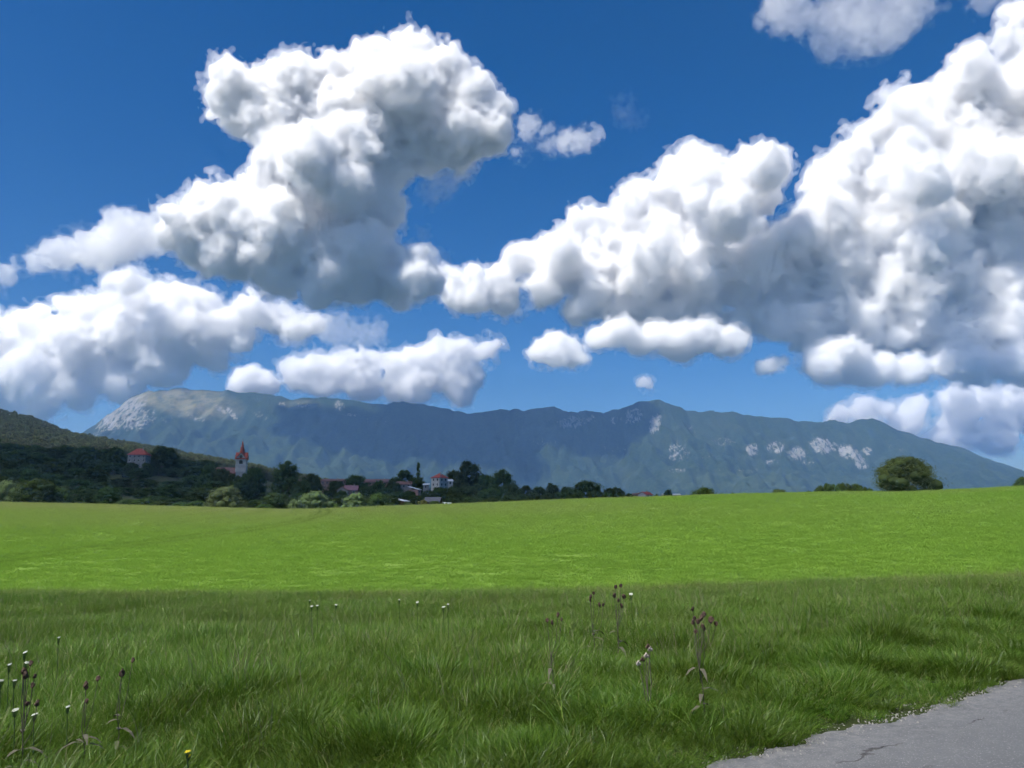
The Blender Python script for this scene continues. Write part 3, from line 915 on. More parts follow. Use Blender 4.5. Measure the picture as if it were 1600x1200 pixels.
# church: square white tower, four gablets, red pyramid spire
CY_ = 430.0
e = at(378, 716.5, CY_)
g = land_z(e.x, e.y) - .5
o = empty('church', (e.x, e.y, g), R(10))
tw = 2.75
H = e.z - g
boxes('tower', [(-tw, tw, -tw, tw, 0, H)], PLASTER_WHITE, o)
boxes('cornice', [(-tw - .18, tw + .18, -tw - .18, tw + .18, H - 3.9, H - 3.65)], TRIM, o)
boxes('cornice', [(-tw - .18, tw + .18, -tw - .18, tw + .18, H - 7.6, H - 7.4)], TRIM, o)
for a in range(4):
    M = Matrix.Rotation(a * math.pi / 2, 4, 'Z')
    vv = [M @ Vector(p) for p in [(-tw, -tw - .12, H), (tw, -tw - .12, H), (0, -tw - .12, H + 3.0), (-tw, -tw + .5, H), (tw, -tw + .5, H), (0, -tw + .5, H + 3.0)]]
    gb = link('gablet', mesh_from('gablet', vv, [(0, 1, 2), (5, 4, 3), (0, 3, 4, 1), (1, 4, 5, 2), (2, 5, 3, 0)], PLASTER_WHITE), o)
    # little roof over each gablet
    vv = [M @ Vector(p) for p in [(-tw - .45, -tw - .5, H - .35), (0, -tw - .5, H + 3.35), (tw + .45, -tw - .5, H - .35), (-tw - .45, 0, H - .35), (0, 0, H + 3.35), (tw + .45, 0, H - .35),
                                  (-tw - .3, -tw - .5, H - .6), (0, -tw - .5, H + 3.0), (tw + .3, -tw - .5, H - .6), (-tw - .3, 0, H - .6), (0, 0, H + 3.0), (tw + .3, 0, H - .6)]]
    link('gablet_roof', mesh_from('gablet_roof', vv, [(0, 1, 4, 3), (1, 2, 5, 4), (6, 9, 10, 7), (7, 10, 11, 8), (0, 6, 7, 1), (1, 7, 8, 2), (0, 3, 9, 6), (2, 8, 11, 5)], TILE_RED), o)
    ring = [M @ Vector((.85 * math.cos(t), y, H + .95 + .85 * math.sin(t))) for y in (-tw - .2, -tw - .1) for t in [2 * math.pi * k / 16 for k in range(16)]]
    cl = link('clock', mesh_from('clock', ring, [tuple(range(16)), tuple(range(31, 15, -1))] + [(k, 16 + k, 16 + (k + 1) % 16, (k + 1) % 16) for k in range(16)], DARK_GLASS), o)
    hv = [M @ Vector(p) for p in [(-.06, -tw - .23, H + .9), (.06, -tw - .23, H + .9), (.06, -tw - .23, H + 1.6), (-.06, -tw - .23, H + 1.6), (-.06, -tw - .21, H + .9), (.06, -tw - .21, H + .9), (.06, -tw - .21, H + 1.6), (-.06, -tw - .21, H + 1.6)]]
    link('clock_hand', mesh_from('clock_hand', hv, [(0, 1, 2, 3), (7, 6, 5, 4), (0, 4, 5, 1), (1, 5, 6, 2), (2, 6, 7, 3), (3, 7, 4, 0)], TRIM), cl)
    wv_ = [M @ Vector(p) for p in [(-.95, -tw - .08, H - 3.1), (.95, -tw - .08, H - 3.1), (.95, -tw - .08, H - 1.6), (.5, -tw - .08, H - 1.0), (-.5, -tw - .08, H - 1.0), (-.95, -tw - .08, H - 1.6),
                                   (-.95, -tw + .1, H - 3.1), (.95, -tw + .1, H - 3.1), (.95, -tw + .1, H - 1.6), (.5, -tw + .1, H - 1.0), (-.5, -tw + .1, H - 1.0), (-.95, -tw + .1, H - 1.6)]]
    link('belfry_window', mesh_from('belfry_window', wv_, [(0, 1, 2, 3, 4, 5), (11, 10, 9, 8, 7, 6)] + [(k, 6 + k, 6 + (k + 1) % 6, (k + 1) % 6) for k in range(6)], DARK_GLASS), o)
# spire: flared foot, eight sides
prof_ = [(3.35, H - .1), (2.0, H + 1.7), (1.4, H + 3.7), (.75, H + 6.7), (.08, H + 10.0)]
vv, ff = [], []
for r_, z_ in prof_:
    for k in range(8):
        t = 2 * math.pi * (k + .5) / 8
        vv.append((r_ * math.cos(t), r_ * math.sin(t), z_))
for i in range(len(prof_) - 1):
    for k in range(8):
        ff.append((i * 8 + k, i * 8 + (k + 1) % 8, i * 8 + 8 + (k + 1) % 8, i * 8 + 8 + k))
ff.append(tuple(range(32, 40)))
sp = link('spire', mesh_from('spire', vv, ff, TILE_RED), o)
boxes('cross', [(-.06, .06, -.06, .06, H + 9.9, H + 11.2), (-.4, .4, -.05, .05, H + 10.3, H + 10.42)], SLATE, sp)
boxes('nave', [(-tw - 15, -tw + .1, -4.2, 4.2, 0, H - 9.0)], PLASTER_WHITE, o)
nr = link('nave_roof', roof_mesh('gable', 15, 8.4, 4.0, .4, TILE_BROWN, H - 9.0), o)
nr.location = (-tw - 7.5, 0, 0)
tag(o, 'church with white square tower, clock gablets and pointed red spire among trees', 'church')

# white van whose top shows over the crest of the field
t = at(697, 785.8, 258)
g = land_z(t.x, t.y)
VAN_PAINT = plain('white_van_paint', (.75, .76, .76), .35, .04, 1, .5)
RUBBER = plain('tyre_rubber', (.02, .02, .02), .9, .2, 4)
o = empty('van', (t.x, t.y, g), R(28))
hh = max(t.z - g, 1.9)
pr = [(-1.3, .45), (1.55, .45), (1.55, hh * .95), (1.45, hh), (-.55, hh), (-.75, hh * .96), (-1.2, hh * .62), (-1.75, hh * .52), (-1.85, .45)]
vv = [(x, y, z) for y in (-.85, .85) for x, z in pr]
k_ = len(pr)
link('body', mesh_from('body', vv, [tuple(range(k_)), tuple(range(2 * k_ - 1, k_ - 1, -1))] + [(i, k_ + i, k_ + (i + 1) % k_, (i + 1) % k_) for i in range(k_)], VAN_PAINT), o)
vv = [(-.80, -.72, hh * .93), (-.80, .72, hh * .93), (-1.21, .78, hh * .64), (-1.21, -.78, hh * .64)]
link('windscreen', mesh_from('windscreen', vv + [(x - .03, y, z + .02) for x, y, z in vv], [(4, 5, 6, 7), (3, 2, 1, 0), (0, 1, 5, 4), (1, 2, 6, 5), (2, 3, 7, 6), (3, 0, 4, 7)], DARK_GLASS), o)
for s in (-1, 1):
    boxes('side_window', [(-.65, .1, s * .86 - .02, s * .86 + .02, hh * .64, hh * .88)], DARK_GLASS, o)
    boxes('headlight', [(-1.87, -1.80, s * .6 - .15, s * .6 + .15, .7, .88)], TIN, o)
    for x in (-1.15, 1.0):
        vv, ff = [], []
        for y in (s * .86 - .11, s * .86 + .06):
            vv += [(x + .34 * math.cos(q), y, .34 + .34 * math.sin(q)) for q in [2 * math.pi * j / 14 for j in range(14)]]
        ff = [tuple(range(14)), tuple(range(27, 13, -1))] + [(j, 14 + j, 14 + (j + 1) % 14, (j + 1) % 14) for j in range(14)]
        wh = link('wheel', mesh_from('wheel', vv, ff, RUBBER), o)
tag(o, 'white van behind the crest of the green field, only its top showing', 'van')
# ------------------------------------------------------------------ road
m, n, out = new_mat('worn_asphalt')
P = geo_pos(n)
agg = n.nodes.new('ShaderNodeTexVoronoi'); agg.inputs['Scale'].default_value = 48; n.links.new(P, agg.inputs[0])
spk = noise(n, P, 60, 4, .7)
blot = noise(n, P, 1.3, 5, .6)
col = mixc(n, blot, (.076, .080, .083), (.128, .132, .135))
col = mixc(n, ramp(n, agg.outputs['Distance'], [(.12, (1, 1, 1)), (.32, (0, 0, 0))]), col, mixc(n, spk, (.07, .07, .07), (.36, .355, .35)))
col = mixc(n, ramp(n, spk, [(.30, (.7, .7, .7)), (.42, (0, 0, 0))]), col, (.050, .052, .056))
at_ = n.nodes.new('ShaderNodeAttribute'); at_.attribute_name = 'edge'
rat = n.nodes.new('ShaderNodeAttribute'); rat.attribute_name = 'inset'
def crack(at_r, wob, sc, thr):
    wob_n = math_(n, 'MULTIPLY', math_(n, 'SUBTRACT', noise(n, P, sc, 6, .65), .5), wob)
    d_ = math_(n, 'ABSOLUTE', math_(n, 'ADD', math_(n, 'ADD', rat.outputs['Fac'], at_r), wob_n))
    return math_(n, 'MULTIPLY', ramp(n, d_, [(.006, (1, 1, 1)), (.014, (0, 0, 0))]), ramp(n, noise(n, P, .9, 3), [(thr, (0, 0, 0)), (thr + .05, (1, 1, 1))]))
cm = math_(n, 'MAXIMUM', crack(.48, .35, 2.6, .50), crack(.85, .5, 1.9, .56))
col = mixc(n, cm, col, (.035, .034, .034))
col = mixc(n, math_(n, 'MULTIPLY', at_.outputs['Fac'], ramp(n, noise(n, P, 9, 5, .7), [(.4, (0, 0, 0)), (.65, (.7, .7, .7))])), col, (.20, .197, .19))
hgt = math_(n, 'SUBTRACT', math_(n, 'ADD', spk, math_(n, 'MULTIPLY', agg.outputs['Distance'], .8)), math_(n, 'MULTIPLY', cm, 1.5))
surf(n, out, col, .85, bump(n, hgt, .5, .008), .3)
rr_ = random.Random(4)
ss = np.arange(-40, 60, .045)
edge = .05 * np.sin(ss * 1.7) + .035 * np.sin(ss * 4.3 + 1) + np.array([rr_.uniform(-.03, .03) for _ in ss]) + .03 * np.sin(ss * 11)
rows = [(0.0, -.03), (-.04, .004), (-.25, .010), (-.6, .014), (-1.0, .02), (-1.5, .025), (-3.0, .035), (-6.5, .0)]
V, Q, E_, I_ = [], [], [], []
for i, s in enumerate(ss):
    for r_, z_ in rows:
        k = edge[i] * max(0, 1 + r_ / .7)
        p = RP1 + RDIR * float(s) + RNRM * (r_ + k)
        V.append((p.x, p.y, z_)); E_.append(max(0, 1 + r_ / .8)); I_.append(r_)
nr_ = len(rows)
for i in range(len(ss) - 1):
    for j in range(nr_ - 1):
        a = i * nr_ + j
        Q.append((a, a + 1, a + nr_ + 1, a + nr_))
me = np_mesh('road', V, np.array(Q), None, m, smooth=True)
set_attr(me, 'edge', E_); set_attr(me, 'inset', I_)
if me.polygons[nr_ * 3].normal.z < 0: me.flip_normals()
tag(link('road', me), kind='structure')

# ------------------------------------------------------------------ grasses
def grass_material(name, stops, trans=.35, loc_scale=.35, spread=.5):
    m, n, out = new_mat(name)
    oi = n.nodes.new('ShaderNodeObjectInfo')
    at_ = n.nodes.new('ShaderNodeAttribute'); at_.attribute_name = 'tint'
    c = ramp(n, at_.outputs['Fac'], stops)
    P = geo_pos(n)
    pn = noise(n, P, loc_scale, 3)
    pn2 = noise(n, P, loc_scale * 4.5, 2)
    hsv = n.nodes.new('ShaderNodeHueSaturation')
    n.links.new(c, hsv.inputs['Color'])
    val = math_(n, 'ADD', math_(n, 'MULTIPLY', pn, spread * 1.3), math_(n, 'ADD', math_(n, 'MULTIPLY', pn2, spread * .7), math_(n, 'ADD', math_(n, 'MULTIPLY', oi.outputs['Random'], spread * .5), 1 - spread * 1.25)))
    n.links.new(val, hsv.inputs['Value'])
    n.links.new(math_(n, 'ADD', math_(n, 'MULTIPLY', pn, .05), .475), hsv.inputs['Hue'])
    d = n.nodes.new('ShaderNodeBsdfDiffuse'); t = n.nodes.new('ShaderNodeBsdfTranslucent'); gl = n.nodes.new('ShaderNodeBsdfGlossy')
    gl.inputs['Roughness'].default_value = .45; gl.inputs['Color'].default_value = (.8, .85, .8, 1)
    n.links.new(hsv.outputs[0], d.inputs[0]); n.links.new(hsv.outputs[0], t.inputs[0])
    m1 = n.nodes.new('ShaderNodeMixShader'); m1.inputs[0].default_value = trans
    n.links.new(d.outputs[0], m1.inputs[1]); n.links.new(t.outputs[0], m1.inputs[2])
    m2 = n.nodes.new('ShaderNodeMixShader'); m2.inputs[0].default_value = .026
    n.links.new(m1.outputs[0], m2.inputs[1]); n.links.new(gl.outputs[0], m2.inputs[2])
    n.links.new(m2.outputs[0], out.inputs['Surface'])
    return m


def tuft(name, seed, mat, blades, h, spread, width, lean=.35, curl=.5, hvar=.5, soft=False):
    """a tuft of separate curved blades, each tapering to its tip"""
    rg = np.random.default_rng(seed)
    seg = 4
    a = rg.uniform(0, 2 * np.pi, blades); rr = spread * (np.abs(rg.normal(0, .55, blades)) + .3 * rg.random(blades) if soft else np.sqrt(rg.random(blades)))
    bx_, by_ = rr * np.cos(a), rr * np.sin(a)
    hh_ = h * (1 - hvar * rg.random(blades))
    da = a + rg.normal(0, .9, blades)
    ln = lean * rg.uniform(.2, 1.3, blades); cu = curl * rg.uniform(.1, 1.4, blades)
    wv_ = rg.uniform(0, 2 * np.pi, blades)
    V = np.zeros((blades, seg + 1, 2, 3)); T = rg.random(blades)
    for s in range(seg + 1):
        t = s / seg
        out_ = hh_ * (ln * t + cu * t ** 2.4)
        up = hh_ * (t - .45 * cu * t ** 3)
        w_ = width * (1 - t ** 2.2) * rg.uniform(.9, 1.1) + width * .06
        for side, sg in ((0, -1), (1, 1)):
            V[:, s, side, 0] = bx_ + np.cos(da) * out_ + sg * w_ * .5 * np.cos(wv_)
            V[:, s, side, 1] = by_ + np.sin(da) * out_ + sg * w_ * .5 * np.sin(wv_)
            V[:, s, side, 2] = up
    base = (np.arange(blades) * (seg + 1) * 2)[:, None]
    q = np.array([[2 * s, 2 * s + 1, 2 * s + 3, 2 * s + 2] for s in range(seg)])
    Q = (base[:, :, None] + q[None]).reshape(-1, 4)
    verts = V.reshape(-1, 3)
    tint = np.repeat(T, (seg + 1) * 2)
    me = np_mesh(name, verts, Q, None, mat)
    set_attr(me, 'tint', tint)
    return me


MEADOW = grass_material('meadow_grass_blades', [(0, (.056, .122, .008)), (.45, (.096, .188, .013)), (.80, (.140, .240, .024)), (.93, (.20, .26, .065)), (1, (.36, .34, .17))], .35, .30, .5)
VERGE = grass_material('verge_grass_blades', [(0, (.042, .095, .006)), (.55, (.074, .148, .010)), (.9, (.118, .195, .018)), (.97, (.17, .22, .045)), (1, (.28, .25, .11))], .35, .8, .7)
CROP, n, out = new_mat('crop_grass_blades')
P = geo_pos(n)
sep = n.nodes.new('ShaderNodeSeparateXYZ'); n.links.new(P, sep.inputs[0])
ccol = crop_colour(n, P, sep)[0]
at_ = n.nodes.new('ShaderNodeAttribute'); at_.attribute_name = 'tint'
hsv = n.nodes.new('ShaderNodeHueSaturation'); n.links.new(ccol, hsv.inputs['Color'])
n.links.new(math_(n, 'ADD', math_(n, 'MULTIPLY', at_.outputs['Fac'], .40), 1.0), hsv.inputs['Value'])
d = n.nodes.new('ShaderNodeBsdfDiffuse'); t = n.nodes.new('ShaderNodeBsdfTranslucent')
n.links.new(hsv.outputs[0], d.inputs[0]); n.links.new(hsv.outputs[0], t.inputs[0])
m1 = n.nodes.new('ShaderNodeMixShader'); m1.inputs[0].default_value = .45
n.links.new(d.outputs[0], m1.inputs[1]); n.links.new(t.outputs[0], m1.inputs[2])
n.links.new(m1.outputs[0], out.inputs['Surface'])
STRAW = grass_material('dry_stalks', [(0, (.10, .11, .045)), (.6, (.20, .19, .10)), (1, (.33, .30, .19))], .2, .5, .3)

rg = np.random.default_rng(31)


def spots(num, y0, y1, rmin, rmax=1e9, power=1.0, wide=.74, margin=4.0):
    """random points of the land in front of the camera between two depths, thinning out with distance"""
    t = rg.random(num)
    if power == 0: y = y0 * (y1 / y0) ** t
    else: y = (y0 ** power + t * (y1 ** power - y0 ** power)) ** (1 / power)
    x = rg.uniform(-1, 1, num) * (wide * y + margin)
    r = road_r(x, y)
    jag = .10 * np.sin(x * 3.1) + .07 * np.sin(x * 7.7 + 1)
    k = (r > rmin + jag) & (r < rmax)
    return x[k], y[k], r[k]


def lay(name, x, y, scale, protos, label, tilt=.12, zscale=None, sink=.015):
    c = len(x)
    z = ground_z(x, y) - sink
    rot = np.stack([rg.normal(0, tilt, c), rg.normal(0, tilt, c), rg.uniform(0, 6.283, c)], 1)
    zs = scale if zscale is None else zscale
    return scatter(name, np.stack([x, y, z], 1), rot, np.stack([scale, scale, zs], 1), protos, label=label)


# tall meadow grass
x, y, r = spots(11600, 3.6, MEADOW_END + 2.2, 1.3, power=1.55)
pt = .5 + .5 * value2(x, y, 1.7, 8)
keep = (rg.random(len(x)) < np.clip((r - 1.0) / 2.5, .15, 1)) & (y < MEADOW_END - .06 * x + .2 + .7 * value2(x, y, 2.3, 6) + .5 * rg.random(len(x)))
x, y, r, pt = x[keep], y[keep], r[keep], pt[keep]
hz = (.62 + .38 * pt) * np.clip(.45 + .11 * r, .5, 1.0) * rg.uniform(.75, 1.2, len(x))
tall = [tuft('meadow_tuft', 40 + k, MEADOW, 250, .41, .32, .0045, lean=.16 + .06 * k, curl=.28 + .08 * k, soft=True) for k in range(5)]
lay('meadow_grass', x, y, np.clip(hz * 1.2, .8, 1.15), tall, 'tall uncut meadow grass between the verge and the field', .05, hz)
print('meadow', len(x))
# seed stalks standing over it
x, y, r = spots(2400, 4, MEADOW_END + .2, 2.2, power=1.5)
lay('seed_stalks', x, y, rg.uniform(.8, 1.3, len(x)), [tuft('stalk_tuft', 60 + k, STRAW, 5, .58, .10, .004, lean=.22, curl=.25) for k in range(3)], 'dry seed stalks scattered through the meadow')
# lush shorter verge along the road
x, y, r = spots(15000, 2.6, 17, .10, 5.2, power=1.3)
keep = rg.random(len(x)) < np.clip((5.4 - r) / 2.4, 0, 1)
x, y, r = x[keep], y[keep], r[keep]
mound = .5 + .5 * value2(x, y, .62, 4)
hz = (.35 + 1.05 * mound ** 1.5) * np.clip(.35 + .85 * r, .3, 1.1) * rg.uniform(.7, 1.25, len(x))
short = [tuft('verge_tuft', 80 + k, VERGE, 165, .30, .22, .0052, lean=.40, curl=.75) for k in range(5)]
lay('verge_grass', x, y, np.clip(hz * 1.1, .6, 1.15), short, 'lush dark verge grass beside the road', .1, hz)
print('verge', len(x))
# long arching blades in the verge
x, y, r = spots(480, 3.4, 15, .5, 6.0, power=1.3)
lay('arching_grass', x, y, rg.uniform(.5, .95, len(x)), [tuft('arching_tuft', 95 + k, VERGE, 22, .55, .05, .008, lean=.45, curl=1.1, hvar=.35) for k in range(3)], 'long arching grass clumps in the verge')
# fresh short crop on the field, blade by blade as far as blades can be told apart
x, y, r = spots(66000, MEADOW_END - .6, 246, 1.0, power=.6, margin=5)
keep = (y > MEADOW_END - .06 * x + .5) & (rg.random(len(x)) < np.clip((262 - y) / 30, 0, 1))
x, y, r = x[keep], y[keep], r[keep]
sc2 = np.clip((y / 30) ** .5, .95, 2.8) * rg.uniform(.85, 1.15, len(x))
crop_t = [tuft('crop_tuft', 120 + k, CROP, 190, .085, .65, .010, lean=.55, curl=.5, soft=True) for k in range(4)]
lay('crop_grass', x, y, sc2, crop_t, 'short bright green crop on the sunlit field', .1, sc2 * .9)
# dry fringe where the meadow ends
MARGIN = grass_material('margin_grass_blades', [(0, (.11, .19, .02)), (.6, (.17, .26, .04)), (1, (.28, .32, .11))], .35, .3, .3)
x, y, r = spots(3800, MEADOW_END - .9, MEADOW_END + 1.3, 1.0, power=1.0)
y = y - .06 * x
lay('field_margin_grass', x, y, rg.uniform(.6, .95, len(x)), [tuft('margin_tuft', 140 + k, MARGIN, 60, .42, .22, .006, lean=.3, curl=.4, soft=True) for k in range(3)], 'yellowish grass fringe between meadow and field')

# broad leaved weeds low in the verge
def herb(seed):
    rg_ = random.Random(seed)
    v, f = [], []
    for k in range(9):
        a = rg_.uniform(0, 6.28); L = rg_.uniform(.07, .16); up = rg_.uniform(.25, .9); w_ = L * rg_.uniform(.28, .42)
        d = Vector((math.cos(a), math.sin(a), 0)); sd = Vector((-math.sin(a), math.cos(a), 0))
        b = len(v)
        for t, ww in ((0, .15), (.3, .8), (.6, 1.0), (.85, .6), (1, .05)):
            c = d * L * t + Vector((0, 0, L * (up * t - .55 * t * t) + .03))
            v += [c - sd * w_ * ww * .5 + Vector((0, 0, .012 * ww)), c, c + sd * w_ * ww * .5 + Vector((0, 0, .012 * ww))]
        for s in range(4):
            for j in range(2):
                f.append((b + s * 3 + j, b + s * 3 + j + 1, b + s * 3 + j + 4, b + s * 3 + j + 3))
    me = mesh_from('herb', v, f, VERGE)
    set_attr(me, 'tint', [rg_.random() * .8 for _ in v])
    return me


x, y, r = spots(900, 3.0, 12, .12, 4.0, power=1.2)
lay('verge_weeds', x, y, rg.uniform(.25, .6, len(x)), [herb(k) for k in range(4)], 'broad leaved weeds among the verge grass', .2, sink=-.02)

# gravel along the broken road edge
STONE = plain('pale_limestone_gravel', (.27, .26, .24), .9, .35, 30)
stones = []
for k in range(5):
    bm_ = bmesh.new(); bmesh.ops.create_icosphere(bm_, subdivisions=1, radius=1.0)
    rs = random.Random(k)
    for v in bm_.verts: v.co *= rs.uniform(.65, 1.1)
    for v in bm_.verts: v.co.z *= .6
    me = bpy.data.meshes.new('stone'); bm_.to_mesh(me); bm_.free(); me.materials.append(STONE)
    stones.append(me)
c = 5200
s = rg.uniform(-6, 16, c); rr = rg.normal(.02, .10, c)
gx = RP1.x + RDIR.x * s + RNRM.x * rr; gy = RP1.y + RDIR.y * s + RNRM.y * rr
gs = .003 + .009 * rg.random(c) ** 3
gz = np.where(rr > -.03, -.018, .006)
scatter('gravel', np.stack([gx, gy, gz + gs * .3], 1), rg.uniform(0, 6, (c, 3)), np.stack([gs, gs, gs], 1), stones, label='loose pale gravel along the crumbling road edge')

# ------------------------------------------------------------------ teasels, umbels and other single plants
TEASEL = plain('dry_teasel_brown', (.070, .046, .034), .95, .35, 40)
STEM_D = plain('dull_weed_stem', (.085, .080, .055), .9, .25, 20)
LEAF_W = plain('weed_leaf_green', (.045, .085, .025), .8, .3, 20)
PETAL = plain('white_umbel_petals', (.56, .58, .48), .8, .08, 60)
THISTLE = plain('thistle_down', (.34, .29, .25), .95, .2, 40)
YELLOW = plain('yellow_petals', (.65, .55, .03), .8, .1, 40)


def foot(px, py, h):
    """where a plant stands whose top is seen at (px, py): walk out until the land is h below the line of sight"""
    d = ray(px, py)
    Y = 3.0
    while Y < 40:
        if CAMZ + d.z * Y - float(ground_z(d.x * Y, Y)) < h: break
        Y += .02
    return Vector((d.x * Y, Y, float(ground_z(d.x * Y, Y)))), Y


def head_mesh(rg_, r=.016, L=.055):
    """bristly egg of a teasel head"""
    v, f = [], []
    bm_ = bmesh.new(); bmesh.ops.create_icosphere(bm_, subdivisions=2, radius=1.0)
    for q in bm_.verts:
        k = 1.55 if q.index % 3 == 0 else .85
        q.co = Vector((q.co.x * r * k, q.co.y * r * k, q.co.z * L * .5 * (1 + .1 * (k - 1))))
    me = bpy.data.meshes.new('flower_head'); bm_.to_mesh(me); bm_.free(); me.materials.append(TEASEL)
    return me


HEADS = [head_mesh(random.Random(k), .0115 + .002 * k, .042 + .008 * k) for k in range(3)]


def teasel(px, py, h, heads, label, scale=1.0, Yfix=None, mat=None):
    """heads: pixel positions (x, y) of the heads; the stems run down to one root"""
    base, Y = foot(px, py, h)
    if Yfix:
        Y = Yfix; d = ray(px, py); base = Vector((d.x * Y, Y, float(ground_z(d.x * Y, Y))))
    o = empty('teasel', base)
    rg_ = random.Random(int(px + py))
    v, f = [], []
    main = at(heads[0][0], heads[0][1], Y) - base
    fork = main * .55 + Vector((rg_.uniform(-.02, .02), 0, 0))
    tube(v, f, [Vector((0, 0, -.05)), main * .3 + Vector((.012, 0, 0)), fork, main], [.0045 * scale, .0036 * scale, .003 * scale, .002 * scale], 5)
    for i, (hx_, hy_) in enumerate(heads):
        p = at(hx_, hy_, Y) - base + Vector((0, rg_.uniform(-.05, .05) if i else 0, 0))
        if i:
            q = main * rg_.uniform(.3, .6)
            if q.z > p.z - .05: q = main * .2
            midp = (q + p) / 2 + Vector(((p.x - q.x) * .25, 0, -.03))
            tube(v, f, [q, midp, p], [.0026 * scale, .0022 * scale, .0018 * scale], 5)
        hd = link('flower_head', HEADS[i % 3], o)
        hd.location = p; hd.scale = (scale * rg_.uniform(.72, 1.02),) * 3
        hd.rotation_euler = (rg_.uniform(-.25, .25), rg_.uniform(-.25, .25), rg_.uniform(0, 6))
    link('stem', mesh_from('stem', v, f, STEM_D, True), o)
    v, f = [], []
    for k in range(6):
        z = rg_.uniform(.05, .5) * main.z; a = rg_.uniform(0, 6.28); L = rg_.uniform(.08, .2) * scale
        d = Vector((math.cos(a), math.sin(a), 0)); sd = Vector((-math.sin(a), math.cos(a), 0))
        b = len(v)
        for t, ww in ((0, .3), (.35, 1), (.7, .7), (1, .05)):
            c_ = main * (z / main.z) + d * L * t + Vector((0, 0, L * (.5 * t - .8 * t * t)))
            v += [c_ - sd * .018 * ww * scale, c_ + sd * .018 * ww * scale]
        f += [(b + 2 * s_, b + 2 * s_ + 1, b + 2 * s_ + 3, b + 2 * s_ + 2) for s_ in range(3)]
    link('leaf', mesh_from('leaf', v, f, STEM_D), o)
    tag(o, label, 'teasel', 'dry teasels in the meadow')
    return o


teasel(46, 1036, .80, [(48, 1036), (41, 1048), (45, 1053), (52, 1057), (55, 1069), (64, 1096), (46, 1098), (36, 1047)], 'largest dry teasel at the far left with a cluster of brown heads')
teasel(140, 1068, .62, [(135, 1074), (148, 1062), (139, 1067), (136, 1095)], 'low dry teasel second from the left edge', .9)
teasel(192, 1046, .66, [(191, 1047), (203, 1033), (189, 1053)], 'dry teasel with one long head, third from the left edge', 1.0)
teasel(865, 965, .80, [(855, 969), (872, 961), (863, 973), (877, 967)], 'blackish teasel in the middle of the meadow, left of the tallest pair', 1.1)
teasel(928, 930, .82, [(922, 937), (928, 927), (936, 944), (943, 945), (923, 932)], 'short dark teasel just left of the tallest one at the field edge', 1.25)
teasel(964, 918, .95, [(962, 917), (970, 915), (960, 930), (966, 937), (971, 946), (975, 932)], 'tallest dark teasel standing against the field edge', 1.35)
teasel(1095, 948, .92, [(1082, 951), (1101, 960), (1094, 964), (1087, 967), (1083, 972), (1109, 967), (1117, 973), (1099, 979), (1102, 982), (1087, 986), (1089, 970)], 'branched teasel with many dark heads right of the middle', 1.1)

# thistle gone to seed
base, Y = foot(1012, 1014, .55)
o = empty('thistle', base)
v, f = [], []
for i, (hx_, hy_) in enumerate([(1016, 1014), (1010, 1024), (998, 1036), (1004, 1030), (1013, 1010)]):
    p = at(hx_, hy_, Y) - base
    tube(v, f, [Vector((0, 0, -.05)), p * .5 + Vector((.01 * i - .02, 0, 0)), p], [.005, .004, .0025], 5)
    bm_ = bmesh.new(); bmesh.ops.create_icosphere(bm_, subdivisions=2, radius=.017)
    for q in bm_.verts: q.co *= 1.45 if q.index % 2 else .85
    me = bpy.data.meshes.new('seed_head'); bm_.to_mesh(me); bm_.free(); me.materials.append(THISTLE if i < 3 else TEASEL)
    link('seed_head', me, o).location = p
link('stem', mesh_from('stem', v, f, STEM_D, True), o)
tag(o, 'pale thistle gone to seed in the verge left of the branched teasel', 'thistle')


def umbel(px, py, h, r, label, mat=PETAL, name='wild_carrot', cat='flower', group='white umbels in the meadow'):
    base, Y = foot(px, py, h)
    top = at(px, py, Y) - base
    o = empty(name, base)
    rg_ = random.Random(int(px * 3 + py))
    v, f = [], []
    nk = top * .86
    tube(v, f, [Vector((0, 0, -.05)), top * .45 + Vector((.015, 0, 0)), nk], [.004, .0035, .003], 5)
    pv_, pf_ = [], []
    tl = Vector((rg_.uniform(-.25, .25), rg_.uniform(-.5, -.1), 1)).normalized()
    a_ = tl.orthogonal().normalized(); b_ = tl.cross(a_)
    for k in range(22):
        t = 2.4 * k; q = r * math.sqrt((k + .5) / 22)
        p = top + a_ * q * math.cos(t) + b_ * q * math.sin(t) - tl * q * q * 2.5
        tube(v, f, [nk, (nk + p) / 2 + (p - top) * .25, p], [.0013, .0012, .001], 4)
        b = len(pv_)
        rr2 = r * .22
        pv_.append(p + tl * .004)
        for j in range(6):
            g_ = j * math.pi / 3
            pv_.append(p + (a_ * math.cos(g_) + b_ * math.sin(g_)) * rr2 * rg_.uniform(.7, 1.1))
        pf_ += [(b, b + 1 + j, b + 1 + (j + 1) % 6) for j in range(6)]
    link('stem', mesh_from('stem', v, f, LEAF_W, True), o)
    link('petals', mesh_from('petals', pv_, pf_, mat), o)
    tag(o, label, cat, group)


